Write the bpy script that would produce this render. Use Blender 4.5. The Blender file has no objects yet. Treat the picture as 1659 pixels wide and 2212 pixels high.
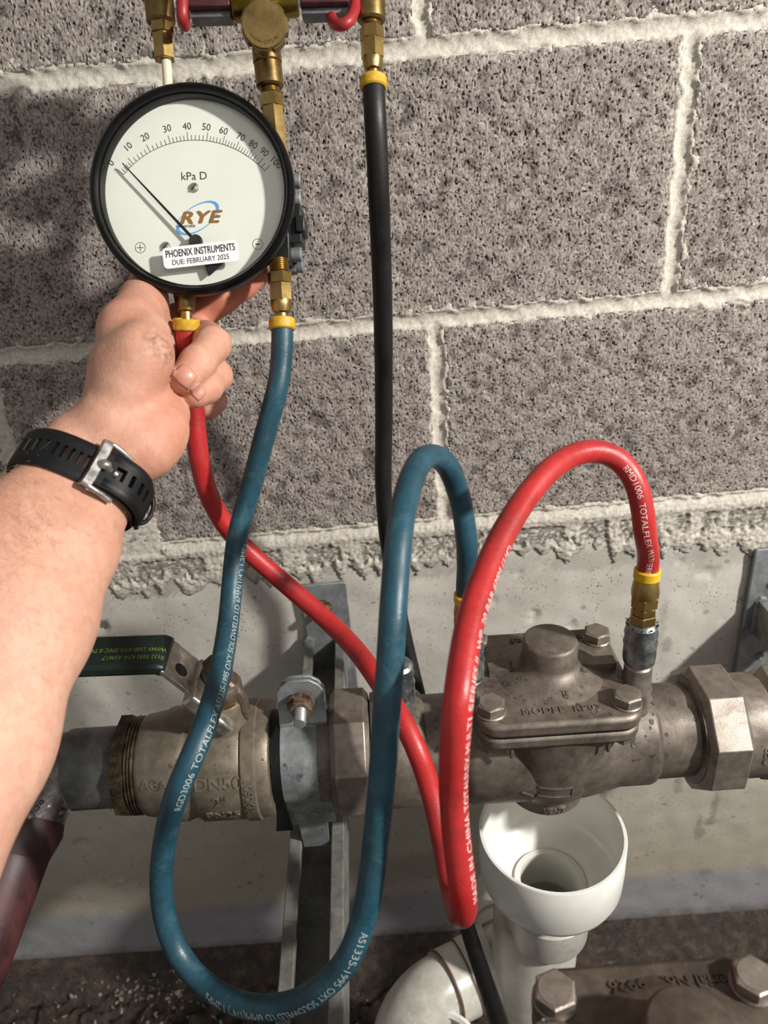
import bpy, bmesh, math, random
import numpy as np
from mathutils import Vector, Matrix
from mathutils.bvhtree import BVHTree

SC = bpy.context.scene
COL = SC.collection
random.seed(7)
RNG = np.random.default_rng(11)

# ------------------------------------------------------------------ camera
CAMX, CAMD, CAMZ = -.0605859, .65424903, 1.02362274
PITCH, YAW, ROLL, FPX = .483255247, .00427590759, .0860015956, 1661.0
def _axes():
    F = np.array([math.sin(YAW)*math.cos(PITCH), math.cos(YAW)*math.cos(PITCH), -math.sin(PITCH)])
    r = np.array([math.cos(YAW), -math.sin(YAW), 0.0]); u = np.cross(r, F)
    return math.cos(ROLL)*r - math.sin(ROLL)*u, math.sin(ROLL)*r + math.cos(ROLL)*u, F
CR, CU, CF = _axes()
CC = np.array([CAMX, -CAMD, CAMZ])
def ray(px, py): return CF + CR*(px-829.5)/FPX - CU*(py-1106)/FPX
def P(px, py, d): return CC + ray(px, py)*d          # point seen at a pixel at a given distance
def PY(px, py, y):
    r = ray(px, py); return CC + r*((y-CC[1])/r[1])
def PZ(px, py, z):
    r = ray(px, py); return CC + r*((z-CC[2])/r[2])

cam = bpy.data.cameras.new('camera'); camo = bpy.data.objects.new('camera', cam); COL.objects.link(camo)
cam.sensor_width = 36.0; cam.lens = FPX/2212*36.0; cam.clip_start = .01; cam.clip_end = 50
camo.matrix_world = Matrix(((CR[0], CU[0], -CF[0], CC[0]), (CR[1], CU[1], -CF[1], CC[1]), (CR[2], CU[2], -CF[2], CC[2]), (0, 0, 0, 1)))
cam.dof.use_dof = True; cam.dof.focus_distance = .53; cam.dof.aperture_fstop = 9.0
SC.camera = camo

# ------------------------------------------------------------------ world, lamps, exposure
W = bpy.data.worlds.new('world'); SC.world = W; W.use_nodes = True
W.node_tree.nodes['Background'].inputs[0].default_value = (1.0, .97, .93, 1)
W.node_tree.nodes['Background'].inputs[1].default_value = .30
def area(name, loc, target, size, power, color, sy=None):
    l = bpy.data.lights.new(name, 'AREA'); l.energy = power; l.color = color
    l.shape = 'RECTANGLE' if sy else 'DISK'; l.size = size
    if sy: l.size_y = sy
    o = bpy.data.objects.new(name, l); COL.objects.link(o); o.location = loc
    o.rotation_euler = (Vector(target)-Vector(loc)).to_track_quat('-Z', 'Y').to_euler()
    return o
area('ceiling_lamp', (1.25, -.98, 1.66), (0, 0, .7), .10, 53, (1.0, .96, .91))
area('fill_lamp', (.9, -2.5, 2.2), (-.1, 0, .8), 1.2, 10, (1.0, .96, .92), .2)  # added soft fill, an unseen lamp behind the camera lighting the front
SC.view_settings.view_transform = 'Standard'; SC.view_settings.look = 'None'
SC.view_settings.gamma = 1; SC.view_settings.use_curve_mapping = False
SC.view_settings.exposure = 0.0

# ------------------------------------------------------------------ helpers: materials
def lin(c):
    if isinstance(c, str):
        c = tuple(int(c[i:i+2], 16)/255 for i in (0, 2, 4))
    return tuple((x/12.92 if x <= .04045 else ((x+.055)/1.055)**2.4) for x in c) + (1.0,)
class NT:
    def __init__(s, name):
        s.m = bpy.data.materials.new(name); s.m.use_nodes = True; s.t = s.m.node_tree; s.n = s.t.nodes
        s.b = s.n['Principled BSDF']; s.tc = s.n.new('ShaderNodeTexCoord')
        s.co = s.tc.outputs['Object']
    def link(s, a, b): s.t.links.new(a, b)
    def mapping(s, scale):
        m = s.n.new('ShaderNodeMapping'); m.inputs['Scale'].default_value = scale; s.link(s.co, m.inputs[0]); return m.outputs[0]
    def noise(s, scale, detail=5, rough=.6, co=None, dist=0):
        t = s.n.new('ShaderNodeTexNoise'); t.inputs['Scale'].default_value = scale; t.inputs['Detail'].default_value = detail
        t.inputs['Roughness'].default_value = rough; t.inputs['Distortion'].default_value = dist
        s.link(co or s.co, t.inputs['Vector']); return t.outputs['Fac']
    def voro(s, scale, feat='F1', co=None):
        t = s.n.new('ShaderNodeTexVoronoi'); t.feature = feat; t.inputs['Scale'].default_value = scale
        s.link(co or s.co, t.inputs['Vector']); return t.outputs['Distance']
    def ramp(s, fac, stops, interp='LINEAR'):
        r = s.n.new('ShaderNodeValToRGB'); e = r.color_ramp; e.interpolation = interp
        while len(e.elements) < len(stops): e.elements.new(.5)
        for i, (p, c) in enumerate(stops):
            e.elements[i].position = p; e.elements[i].color = lin(c) if isinstance(c, str) else (c, c, c, 1)
        s.link(fac, r.inputs[0]); return r.outputs[0]
    def mix(s, fac, a, b, mode='MIX'):
        m = s.n.new('ShaderNodeMix'); m.data_type = 'RGBA'; m.blend_type = mode
        for i, v in ((0, fac), (6, a), (7, b)):
            if hasattr(v, 'is_linked'): s.link(v, m.inputs[i])
            elif isinstance(v, str): m.inputs[i].default_value = lin(v)
            else: m.inputs[i].default_value = v
        return m.outputs[2]
    def math(s, op, a, b=0.0):
        m = s.n.new('ShaderNodeMath'); m.operation = op
        for i, v in ((0, a), (1, b)):
            if hasattr(v, 'is_linked'): s.link(v, m.inputs[i])
            else: m.inputs[i].default_value = v
        return m.outputs[0]
    def attr(s, name):
        a = s.n.new('ShaderNodeAttribute'); a.attribute_name = name; return a.outputs['Fac']
    def sep(s):
        x = s.n.new('ShaderNodeSeparateXYZ'); s.link(s.co, x.inputs[0]); return x.outputs
    def bump(s, h, strength=.5, dist=.001, normal=None):
        b = s.n.new('ShaderNodeBump'); b.inputs['Strength'].default_value = strength; b.inputs['Distance'].default_value = dist
        s.link(h, b.inputs['Height'])
        if normal: s.link(normal, b.inputs['Normal'])
        s.link(b.outputs[0], s.b.inputs['Normal']); return b.outputs[0]
    def set(s, **k):
        nm = dict(color='Base Color', rough='Roughness', metal='Metallic', spec='Specular IOR Level', trans='Transmission Weight',
                  ior='IOR', sss='Subsurface Weight', sscale='Subsurface Scale', srad='Subsurface Radius', coat='Coat Weight', alpha='Alpha')
        for a, v in k.items():
            i = s.b.inputs[nm[a]]
            if hasattr(v, 'is_linked'): s.link(v, i)
            elif isinstance(v, str): i.default_value = lin(v)
            else: i.default_value = v
        return s
def simple(name, c, c2=None, rough=.5, metal=0.0, scale=60, bump=0.0, bscale=400, bdist=.0005, lo=.4, hi=.65, rough2=None, spec=.5):
    n = NT(name)
    if c2:
        f = n.noise(scale, 6, .65); n.set(color=n.ramp(f, [(lo, c), (hi, c2)]))
        if rough2 is not None: n.set(rough=n.ramp(f, [(lo, rough), (hi, rough2)]))
        else: n.set(rough=rough)
    else: n.set(color=c, rough=rough)
    n.set(metal=metal, spec=spec)
    if bump: n.bump(n.noise(bscale, 4), bump, bdist)
    return n.m

# ------------------------------------------------------------------ helpers: meshes and objects
def nrm(v): v = np.asarray(v, float); return v/np.linalg.norm(v)
def frame(o, x, y, z):
    M = np.eye(4); M[:3, 0] = x; M[:3, 1] = y; M[:3, 2] = z; M[:3, 3] = o; return M
def zframe(o, z, xh=(1, 0, 0)):
    z = nrm(z); x = np.asarray(xh, float); x = x - z*(x@z)
    if np.linalg.norm(x) < 1e-6: x = np.array([0, 1., 0]) - z*z[1]
    x = nrm(x); return frame(o, x, np.cross(z, x), z)
class MB:
    def __init__(s): s.v = []; s.f = []; s.n = 0
    def add(s, V, F, M=None):
        V = np.asarray(V, float).reshape(-1, 3)
        if M is not None: V = V @ M[:3, :3].T + M[:3, 3]
        b = s.n; s.v.append(V); s.f += [tuple(int(i)+b for i in f) for f in F]; s.n += len(V); return s
    def box(s, c, d, M=None):
        c = np.array(c, float); h = np.array(d, float)/2
        V = [c + h*np.array(k) for k in ((-1,-1,-1),(1,-1,-1),(1,1,-1),(-1,1,-1),(-1,-1,1),(1,-1,1),(1,1,1),(-1,1,1))]
        return s.add(V, [(0,3,2,1),(4,5,6,7),(0,1,5,4),(1,2,6,5),(2,3,7,6),(3,0,4,7)], M)
    def lathe(s, prof, n=32, M=None, ph=0.0, close=False):
        a = np.arange(n)*2*math.pi/n + ph; V = []; F = []
        for r, z in prof: V.append(np.stack([r*np.cos(a), r*np.sin(a), np.full(n, z)], 1))
        m = len(prof)
        rng = range(m if close else m-1)
        for i in rng:
            k = (i+1) % m
            for j in range(n): F.append((i*n+j, i*n+(j+1) % n, k*n+(j+1) % n, k*n+j))
        if not close:
            if prof[0][0] > 1e-7: F.append(tuple(range(n-1, -1, -1)))
            if prof[-1][0] > 1e-7: F.append(tuple((m-1)*n+j for j in range(n)))
        return s.add(np.concatenate(V), F, M)
    def hexp(s, r, z0, z1, M=None, n=6, ch=.12, ph=0.0):
        c = r*ch; return s.lathe([(r-c*1.1, z0), (r, z0+c*.6), (r, z1-c*.6), (r-c*1.1, z1)], n, M, ph)
    def prism(s, poly, z0, z1, M=None):
        n = len(poly); V = [(x, y, z0) for x, y in poly] + [(x, y, z1) for x, y in poly]
        F = [tuple(range(n-1, -1, -1)), tuple(range(n, 2*n))] + [(i, (i+1) % n, n+(i+1) % n, n+i) for i in range(n)]
        return s.add(V, F, M)
    def tube(s, path, r, n=16, M=None, cap=True, closed=False):
        path = np.asarray(path, float); m = len(path); r = np.broadcast_to(np.asarray(r, float), (m,))
        T, A, B = frames(path, closed); a = np.arange(n)*2*math.pi/n
        V = (path[:, None] + r[:, None, None]*(A[:, None]*np.cos(a)[None, :, None] + B[:, None]*np.sin(a)[None, :, None])).reshape(-1, 3)
        F = []
        for i in range(m if closed else m-1):
            k = (i+1) % m
            for j in range(n): F.append((i*n+j, i*n+(j+1) % n, k*n+(j+1) % n, k*n+j))
        if cap and not closed: F.append(tuple(range(n-1, -1, -1))); F.append(tuple((m-1)*n+j for j in range(n)))
        return s.add(V, F, M)
    def grid(s, X, flip=False, M=None):
        a, b = X.shape[:2]; i = np.arange(a*b).reshape(a, b)
        q = np.stack([i[:-1, :-1], i[1:, :-1], i[1:, 1:], i[:-1, 1:]], -1).reshape(-1, 4)
        if flip: q = q[:, ::-1]
        return s.add(X.reshape(-1, 3), q, M)
    def ball(s, c, r, n=12, M=None, sq=(1, 1, 1)):
        pr = [(math.sin(t)*1.0, -math.cos(t)) for t in np.linspace(0.001, math.pi-.001, n//2+1)]
        b = MB().lathe(pr, n); V = np.concatenate(b.v)*r*np.array(sq) + np.array(c)
        return s.add(V, b.f, M)
    def ring(s, ri, ro, z0, z1, n=32, M=None, ch=0.0):
        return s.lathe([(ri, z0+ch), (ri, z1-ch), (ri+ch, z1), (ro-ch, z1), (ro, z1-ch), (ro, z0+ch), (ro-ch, z0), (ri+ch, z0)], n, M, close=True) if ch else \
               s.lathe([(ri, z0), (ri, z1), (ro, z1), (ro, z0)], n, M, close=True)
def frames(path, closed=False, up=None):
    m = len(path); T = np.zeros_like(path)
    T[1:-1] = path[2:]-path[:-2]; T[0] = path[1]-path[0]; T[-1] = path[-1]-path[-2]
    if closed: T[0] = path[1]-path[-1]; T[-1] = path[0]-path[-2]
    T /= np.linalg.norm(T, axis=1)[:, None]
    A = np.zeros_like(path)
    u = np.array([0, 0, 1.]) if abs(T[0][2]) < .9 else np.array([0, 1., 0]); a = u - T[0]*(u@T[0]); A[0] = a/np.linalg.norm(a)
    for i in range(1, m):
        a = A[i-1] - T[i]*(A[i-1]@T[i]); A[i] = a/np.linalg.norm(a)
    return T, A, np.cross(T, A)
def rrect(w, h, r, n=5, cx=0, cy=0):
    o = []
    for sx, sy, a0 in ((1, 1, 0), (-1, 1, 90), (-1, -1, 180), (1, -1, 270)):
        for k in range(n+1):
            t = math.radians(a0+90*k/n); o.append((cx+sx*(w/2-r)+r*math.cos(t), cy+sy*(h/2-r)+r*math.sin(t)))
    return o
ORG = {}
def org(o): return np.array(o.get('_o', (0, 0, 0)), float) if o is not None else np.zeros(3)
def obj(name, mb, mat=None, parent=None, smooth=35, bevel=0, origin=None, **tags):
    V = np.concatenate(mb.v) if mb.v else np.zeros((0, 3))
    base = ORG.get(parent.name, np.zeros(3)) if parent is not None else (np.zeros(3) if origin is None else np.asarray(origin, float))
    me = bpy.data.meshes.new(name); me.from_pydata((V-base).tolist(), [], mb.f); me.update()
    if mat: me.materials.append(mat)
    if smooth:
        me.polygons.foreach_set('use_smooth', [True]*len(me.polygons))
        if smooth < 180: me.set_sharp_from_angle(angle=math.radians(smooth))
    o = bpy.data.objects.new(name, me); COL.objects.link(o)
    if parent is not None: o.parent = parent
    else: o.location = base
    ORG[o.name] = base
    if bevel:
        b = o.modifiers.new('bevel', 'BEVEL'); b.width = bevel; b.segments = 2; b.limit_method = 'ANGLE'; b.angle_limit = math.radians(40); b.harden_normals = False
    for k, v in tags.items(): o[k] = v
    return o
def thing(name, loc, label, cat, group=None, kind=None):
    o = bpy.data.objects.new(name, None); o.empty_display_size = .02; COL.objects.link(o); o.location = loc; ORG[o.name] = np.asarray(loc, float)
    if label: o['label'] = label
    if cat: o['category'] = cat
    if group: o['group'] = group
    if kind: o['kind'] = kind
    return o
def bvh_of(*objs):
    V = []; F = []; n = 0
    for o in objs:
        b = ORG[o.name]; v = np.empty(len(o.data.vertices)*3); o.data.vertices.foreach_get('co', v); v = v.reshape(-1, 3)+b
        V += v.tolist(); F += [tuple(i+n for i in p.vertices) for p in o.data.polygons]; n += len(v)
    return BVHTree.FromPolygons(V, F)
_tx = {}
def text_geo(s, size=1.0, bold=0.0, sx=1.0, shear=0.0, extrude=0.0, spacing=1.0, align='CENTER'):
    k = (s, bold, shear, extrude/size if size else 0, spacing, align)
    if k not in _tx:
        c = bpy.data.curves.new('t', 'FONT'); c.body = s; c.size = 1; c.shear = shear; c.extrude = k[3]; c.space_character = spacing
        c.align_x = align; c.align_y = 'CENTER'; c.resolution_u = 3; c.fill_mode = 'BOTH' if extrude else 'FRONT'
        o = bpy.data.objects.new('t', c); COL.objects.link(o); dg = bpy.context.evaluated_depsgraph_get(); dg.update()
        me = bpy.data.meshes.new_from_object(o.evaluated_get(dg)); b = bmesh.new(); b.from_mesh(me)
        for y in np.arange(-.45, .5, .09): bmesh.ops.bisect_plane(b, geom=b.verts[:]+b.edges[:]+b.faces[:], plane_co=(0, float(y), 0), plane_no=(0, 1, 0))
        b.to_mesh(me); b.free(); V = np.array([v.co[:] for v in me.vertices]).reshape(-1, 3); F = [tuple(p.vertices) for p in me.polygons]
        bpy.data.objects.remove(o); bpy.data.curves.remove(c); bpy.data.meshes.remove(me); 
        if bold:
            n0 = len(V); sh = [(0, 0), (bold, 0), (-bold, 0), (0, bold*.7), (0, -bold*.7)]; F = [tuple(i+q*n0 for i in f) for q in range(5) for f in F]; V = np.concatenate([V+np.array((a, b_, .0004*q)) for q, (a, b_) in enumerate(sh)])
        _tx[k] = (V, F)
    V, F = _tx[k]; return V*np.array([size*sx, size, size]), F
def cast_on(mb, V, F, M, bvh, lift=.0003, reach=.2):
    """press flat artwork (frame M, x right, y up, z out) onto a surface along -z; V z adds height above it"""
    W3 = V @ M[:3, :3].T + M[:3, 3]; d = Vector(-M[:3, 2]); out = []; miss = set()
    for k, (p, q) in enumerate(zip(W3, V)):
        o = Vector(p) - d*reach*.5 - d*q[2]
        h = bvh.ray_cast(o, d, reach)
        if h[0] is None: miss.add(k); out.append(p)
        else: out.append(np.array(h[0]) + np.array(M[:3, 2])*(lift+q[2]))
    return mb.add(out, [f for f in F if not any(i in miss for i in f)])
def fft_noise(n, lo, hi, seed, ax=1.0, az=1.0):
    """periodic noise tile, n x n samples, wavelengths lo..hi in samples, unit variance; first axis x"""
    g = np.random.default_rng(seed).standard_normal((n, n)); f = np.fft.fft2(g)
    kx = np.fft.fftfreq(n)[:, None]*ax; kz = np.fft.fftfreq(n)[None, :]*az; k = np.sqrt(kx*kx+kz*kz)+1e-9
    w = np.exp(-(k*lo*.6)**4)*(1-np.exp(-(k*hi*1.2)**4)); r = np.fft.ifft2(f*w).real
    return (r-r.mean())/r.std()
class Tile:
    def __init__(s, n, res, lo, hi, seed, ax=1.0, az=1.0): s.t = fft_noise(n, lo/res, hi/res, seed, ax, az); s.n = n; s.res = res
    def __call__(s, x, z):
        u = np.asarray(x)/s.res; v = np.asarray(z)/s.res; i = np.floor(u).astype(int); j = np.floor(v).astype(int); a = u-i; b = v-j; n = s.n; t = s.t
        return t[i % n, j % n]*(1-a)*(1-b)+t[(i+1) % n, j % n]*a*(1-b)+t[i % n, (j+1) % n]*(1-a)*b+t[(i+1) % n, (j+1) % n]*a*b
def sstep(a, b, x): t = np.clip((x-a)/(b-a), 0, 1); return t*t*(3-2*t)
def spans(lo, hi, a, b, fine, coarse):
    """coordinates lo..hi, fine inside a..b"""
    o = [lo]
    while o[-1] < hi-1e-9:
        x = o[-1]; o.append(min(hi, x+(fine if a-fine <= x < b else (min(coarse, max(fine, a-x)) if x < a else coarse))))
    return np.array(o)
# ------------------------------------------------------------------ the setting: block wall on a concrete upstand, wet floor
VX0, VX1 = -.66, .45
def m_block():
    n = NT('split_block'); big = n.noise(9, 3, .5); f = n.noise(420, 4, .7)
    st = n.noise(620, 4, .75, co=n.mapping((1, 1, .5)), dist=.3); c = n.ramp(f, [(.28, '837973'), (.45, '9e948d'), (.75, 'afa59e')])
    c = n.mix(n.math('MULTIPLY', n.ramp(big, [(.35, 0.0), (.7, 1.0)]), .25), c, '857b75')
    c = n.mix(n.ramp(st, [(.36, .75), (.46, 0.0)]), c, '4a423f')  # shade of the voids painted into the colour along the cracks
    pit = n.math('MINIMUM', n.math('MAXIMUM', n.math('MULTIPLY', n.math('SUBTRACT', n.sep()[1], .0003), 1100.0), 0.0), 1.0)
    c = n.mix(n.math('MULTIPLY', pit, .6), c, '3e3735')  # pits darkened with depth, their shade put into the colour
    c = n.mix(n.math('MULTIPLY', n.ramp(n.noise(900, 1), [(.74, 0.0), (.78, 1.0)]), .5), c, 'd8d4cc')
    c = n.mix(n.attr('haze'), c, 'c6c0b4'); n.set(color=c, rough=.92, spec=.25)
    n.bump(n.math('ADD', n.ramp(st, [(.34, 0.0), (.5, 1.0)]), n.math('MULTIPLY', n.noise(1500, 3, .7), .5)), .8, .0009); return n.m
def m_mortar():
    n = NT('mortar'); f = n.noise(300, 5, .65)
    c = n.ramp(f, [(.3, 'b1aa9d'), (.6, 'd3cdc1')]); c = n.mix(n.attr('tone'), c, '7d7770')
    n.set(color=c, rough=.95, spec=.2); n.bump(n.math('ADD', n.noise(1400, 4, .75), n.noise(520, 3, .7)), .75, .0008); return n.m
def m_concrete():
    n = NT('concrete'); x, y, z = n.sep(); z = n.math('ADD', z, .66)
    c = n.ramp(n.noise(14, 6, .6), [(.3, 'a8a39a'), (.7, 'c0bcb3')])
    zz = n.math('ADD', z, n.math('MULTIPLY', n.math('SUBTRACT', n.noise(16, 6, .65), .5), .10))
    c = n.mix(n.ramp(n.math('MULTIPLY', zz, 2.0), [(.28, 1.0), (.85, 0.0)]), c, '9d9586')
    zz2 = n.math('ADD', n.math('ADD', z, n.math('MULTIPLY', x, .03)), n.math('MULTIPLY', n.math('SUBTRACT', n.noise(25, 6, .7), .5), .035))
    c = n.mix(n.ramp(zz2, [(.106, 1.0), (.128, 0.0)]), c, '8a898c')
    c = n.mix(n.math('MULTIPLY', n.ramp(n.noise(38, 7, .75), [(.56, 0.0), (.72, 1.0)]), .3), c, '7f776c')
    zz3 = n.math('ADD', zz2, n.math('MULTIPLY', n.math('SUBTRACT', n.noise(60, 5, .7), .5), .03))
    c = n.mix(n.ramp(zz3, [(.018, 1.0), (.05, 0.0)]), c, '4a3c2f')
    c = n.mix(n.attr('wet'), c, '6b655b')
    v = n.voro(250); pores = n.ramp(n.math('ADD', v, n.math('MULTIPLY', n.noise(30, 4, .7), .75)), [(.49, 1.0), (.53, 0.0)])
    v2 = n.voro(48); pores = n.math('MAXIMUM', pores, n.ramp(n.math('ADD', n.math('ADD', v2, n.math('MULTIPLY', n.noise(160, 4, .7), .30)), n.math('MULTIPLY', n.noise(9, 3), .45)), [(.45, .55), (.49, 0.0)]))
    c = n.mix(n.math('MULTIPLY', pores, .75), c, '4d4740')
    n.set(color=c, rough=.8, spec=.3); n.bump(n.math('ADD', n.math('MULTIPLY', pores, -1.0), n.noise(600, 4, .7)), .35, .0008); return n.m
def m_floor():
    n = NT('wet_silt'); c = n.ramp(n.noise(70, 7, .7), [(.33, '0f0b08'), (.5, '30241a'), (.72, '5a4837')])
    n.set(color=c, rough=n.ramp(n.noise(40, 4), [(.4, .18), (.65, .55)]), spec=.6); n.bump(n.noise(260, 6, .7), .8, .003); return n.m
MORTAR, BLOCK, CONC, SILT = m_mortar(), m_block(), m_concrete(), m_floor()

T1 = Tile(1024, .0008, .0018, .0055, 1, 1.0, 1.45); T2 = Tile(512, .001, .003, .010, 2, 1, 1.3); T3 = Tile(512, .0025, .02, .09, 3)
T4 = Tile(512, .0012, .004, .012, 4); T5 = Tile(512, .0012, .002, .005, 5)
def addattr(o, name, vals):
    a = o.data.attributes.new(name, 'FLOAT', 'POINT'); a.data.foreach_set('value', np.asarray(vals, 'f').ravel())
wall = thing('wall_back', (0, 0, .66), 'grey split-face block wall with pale mortar joints above a concrete upstand', None, kind='structure')
ROWS = {0: (.66, .86, [-1.19, -.79, -.39, 0, .40, .80]), 1: (.86, 1.06, [-.99, -.59, -.19, .20, .60, 1.0]), 2: (1.06, 1.26, [-1.2, -.8, -.4, 0, .4, .8]), 3: (1.26, 1.46, [-.99, -.59, -.19, .20, .60, 1.0])}
HB = .0068
for r, (z0, z1, xs) in ROWS.items():
    for x0, x1 in zip(xs[:-1], xs[1:]):
        a, b, c, d = x0+HB, x1-HB, z0+HB, z1-HB
        if r == 0: c += .002
        X = spans(a, b, VX0, VX1, .0009, .04); Z = spans(c, d, .6, 1.135, .0010, .03)
        gx, gz = np.meshgrid(X, Z, indexing='ij')
        de = np.minimum(np.minimum(gx-a, b-gx), np.minimum(gz-c, d-gz)); en = T4(gx, gz)
        h = -.0016*(1-sstep(-.0005, .0035+.0014*en, de)) - .0013*np.exp(-(T1(gx, gz)/.30)**2)*sstep(-.7, .9, T2(gx, gz)) - .0020*sstep(1.1, 2.0, T2(gx+.2, gz)+.5*T1(gx, gz)) - .00018*T1(gx, gz) + .0005*T3(gx, gz)
        fine = ((gx > VX0-.002) & (gx < VX1+.002) & (gz < 1.137)); h = np.where(fine, h, -.0010)
        m = MB(); m.grid(np.stack([gx, -h, gz], -1), flip=False)
        # sides going back into the mortar
        nx, nz = gx.shape; idx = np.arange(nx*nz).reshape(nx, nz)
        loop = np.concatenate([idx[:, 0], idx[-1, 1:], idx[-2::-1, -1], idx[0, -2:0:-1]])
        V = m.v[0][loop].copy(); V[:, 1] = .03; base = m.n; m.v.append(V); m.n += len(V)
        L = len(loop); m.f += [(int(loop[i]), base+i, base+(i+1) % L, int(loop[(i+1) % L])) for i in range(L)]
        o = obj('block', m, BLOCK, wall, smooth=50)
        haze = np.exp(-de/.007)*sstep(-.6, 1.2, T4(gx*.5, gz*.5))*.75 + .55*sstep(1.0, 2.4, T3(gx+.3, gz))*sstep(-.5, 1, T4(gx, gz))
        haze = np.clip(haze, 0, .85)
        addattr(o, 'haze', np.concatenate([haze.ravel(), np.zeros(L)]))
# mortar: one bed with tooled joints, crumbling over the top of the concrete
X = spans(-1.2, 1.0, VX0, VX1, .0014, .05); Z = spans(.585, 1.47, .585, 1.135, .0014, .05)
gx, gz = np.meshgrid(X, Z, indexing='ij')
h = np.full(gx.shape, -.02); near = np.full(gx.shape, 1.0)
for r, (z0, z1, xs) in ROWS.items():
    for zz in ((z0, z1) if r == 3 else (z0,)):
        d = np.abs(gz-zz-.0012*T3(gx, gz*0)); near = np.minimum(near, d)
    inrow = (gz > z0) & (gz < z1)
    for xx in xs:
        d = np.where(inrow, np.abs(gx-xx-.0012*T3(gx*0, gz)), 1.0); near = np.minimum(near, d)
sm = sstep(.5, 1.6, T3(gx+.11, gz+.2))*.9 + .25
lim = .0074+.0006*T4(gx*.6, gz*.6)*sm+.0045*sstep(.9, 1.7, T3(gx+.11, gz+.2)+.25*T4(gx, gz))
h = np.where(near < lim, -.0040+.0036*(near/.0070)**2 + .00022*T4(gx*.7, gz*.7) + .00012*T5(gx, gz), np.where(near < .0135, -.0017, -.014))
h = np.where((near > .0066) & (near < lim), .0003+.0002*T5(gx, gz), h)
edge = .613+.007*T3(gx*1.0, gz*0+.4)+.0005*T4(gx*.45, gz*0+.1)+.0005*T5(gx, gz)-.014*sstep(.15, .3, gx)
body = (gz > edge) & (gz < .662)
low = sstep(.0, .014, gz-edge); lump = .0002+.0018*low+.0005*T4(gx*.7, gz*.7)+.00055*T5(gx, gz)*(.4+.6*sstep(.65, .64, gz))
band = sstep(.6505, .6470, gz+.0012*T4(gx*.5, gz*.5))*sstep(.6275, .6310, gz+.003*T3(gx*2, gz*0))*sstep(-.9, .2, T3(gx*.7, gz*0+.7))
lump = lump + .0022*np.exp(-((gz-.6560)/.005)**2) - .0022*band - .0030*sstep(1.0, 1.9, T4(gx*.7+.2, gz*.7))*sstep(.65, .64, gz)
crev = np.exp(-((gz-.6285+.003*T3(gx*2, gz*0))/.0016)**2)*sstep(.0, .7, T3(gx*1.5, gz*0+.3)); lump -= .009*crev
h = np.where(body, np.maximum(lump, -.008), h)
patch = (gx > -.36+.004*T4(gx, gz)) & (gx < -.2735+.0015*T4(gx, gz)) & (gz > .655) & (gz < .712+.006*T4(gx, gz*0)); h = np.where(patch, .0006+.0004*T4(gx*.5, gz*.5)+.0002*T5(gx, gz), h)
tone = np.where(body, np.clip(band*.95*sstep(-1.2, .2, T4(gx*.6, gz))+.45*sstep(.9, 2, T4(gx+.2, gz))+.5*(1-low)+.25*sstep(.4, 1.4, T3(gx*1.3+.1, gz*1.3))*sstep(.64, .63, gz), 0, 1), .12*sstep(.5, 2, T4(gx, gz)))
m = MB(); m.grid(np.stack([gx, -h, gz], -1))
keep = (near < .017) | patch | ((gz > .585) & (gz < .668))
k = keep.ravel(); m.f = [f for f in m.f if k[f[0]] or k[f[2]]]
o = obj('mortar', m, MORTAR, wall, smooth=180); addattr(o, 'tone', tone)
# backing behind the blocks
m = MB(); m.box((-.1, .07, .75), (2.2, .07, 1.5)); obj('block_core', m, MORTAR, wall, smooth=0)
# concrete upstand
X = spans(-1.2, 1.0, VX0, VX1, .0030, .05); Z = spans(-.08, .66, -.06, .64, .0030, .05)
gx, gz = np.meshgrid(X, Z, indexing='ij')
h = .00035*T3(gx*.4, gz*.4) + .00012*T4(gx, gz) - .001; wet = np.zeros(gx.shape)
def spot(px, py, r, dp, asp=1.0):
    global h
    q = PY(px, py, 0); d = np.hypot((gx-q[0])*asp, gz-q[2])/(r*(1+.25*T4(gx*1.5, gz*1.5))); h = h - dp*(1-sstep(.45, 1.0, d))
for s in ((215, 1358, .009, .010), (288, 1386, .0065, .007), (176, 1825, .011, .003), (262, 1905, .006, -.003), (1155, 1330, .006, .003), (1150, 1340, .004, .004), (1235, 1355, .007, .002), (1530, 1240, .009, .0025, .6), (1600, 1300, .005, .0015), (1065, 1300, .006, .002), (1120, 1240, .004, .002), (1470, 1215, .004, .003), (560, 1330, .005, .0012), (1560, 1340, .003, .002)): spot(*s)
def stain(px, py, rx, rz, a):
    global wet
    q = PY(px, py, 0); d = np.hypot((gx-q[0])/rx, (gz-q[2])/rz)+.16*T4(gx, gz); wet = np.maximum(wet, a*(1-sstep(.75, 1.0, d)))
for s in ((1432, 1345, .005, .03, .3), (1441, 1395, .006, .012, .45), (1466, 1690, .006, .026, .5), (1510, 1800, .008, .012, .55), (1512, 1780, .004, .02, .5), (1545, 1745, .005, .03, .5), (1535, 1775, .008, .008, .55), (1525, 1885, .010, .008, .4), (330, 1275, .035, .012, .45), (450, 1245, .06, .008, .4), (560, 1235, .03, .009, .3), (720, 1232, .018, .008, .3), (905, 1232, .05, .012, .35), (1080, 1222, .05, .012, .25), (1290, 1210, .06, .014, .3), (1545, 1200, .05, .018, .2), (840, 1880, .12, .03, .28), (1080, 1760, .05, .06, .2)): stain(*s)
m = MB(); m.grid(np.stack([gx, -h, gz], -1)); o = obj('concrete_upstand', m, CONC, wall, smooth=180); addattr(o, 'wet', wet)
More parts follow.
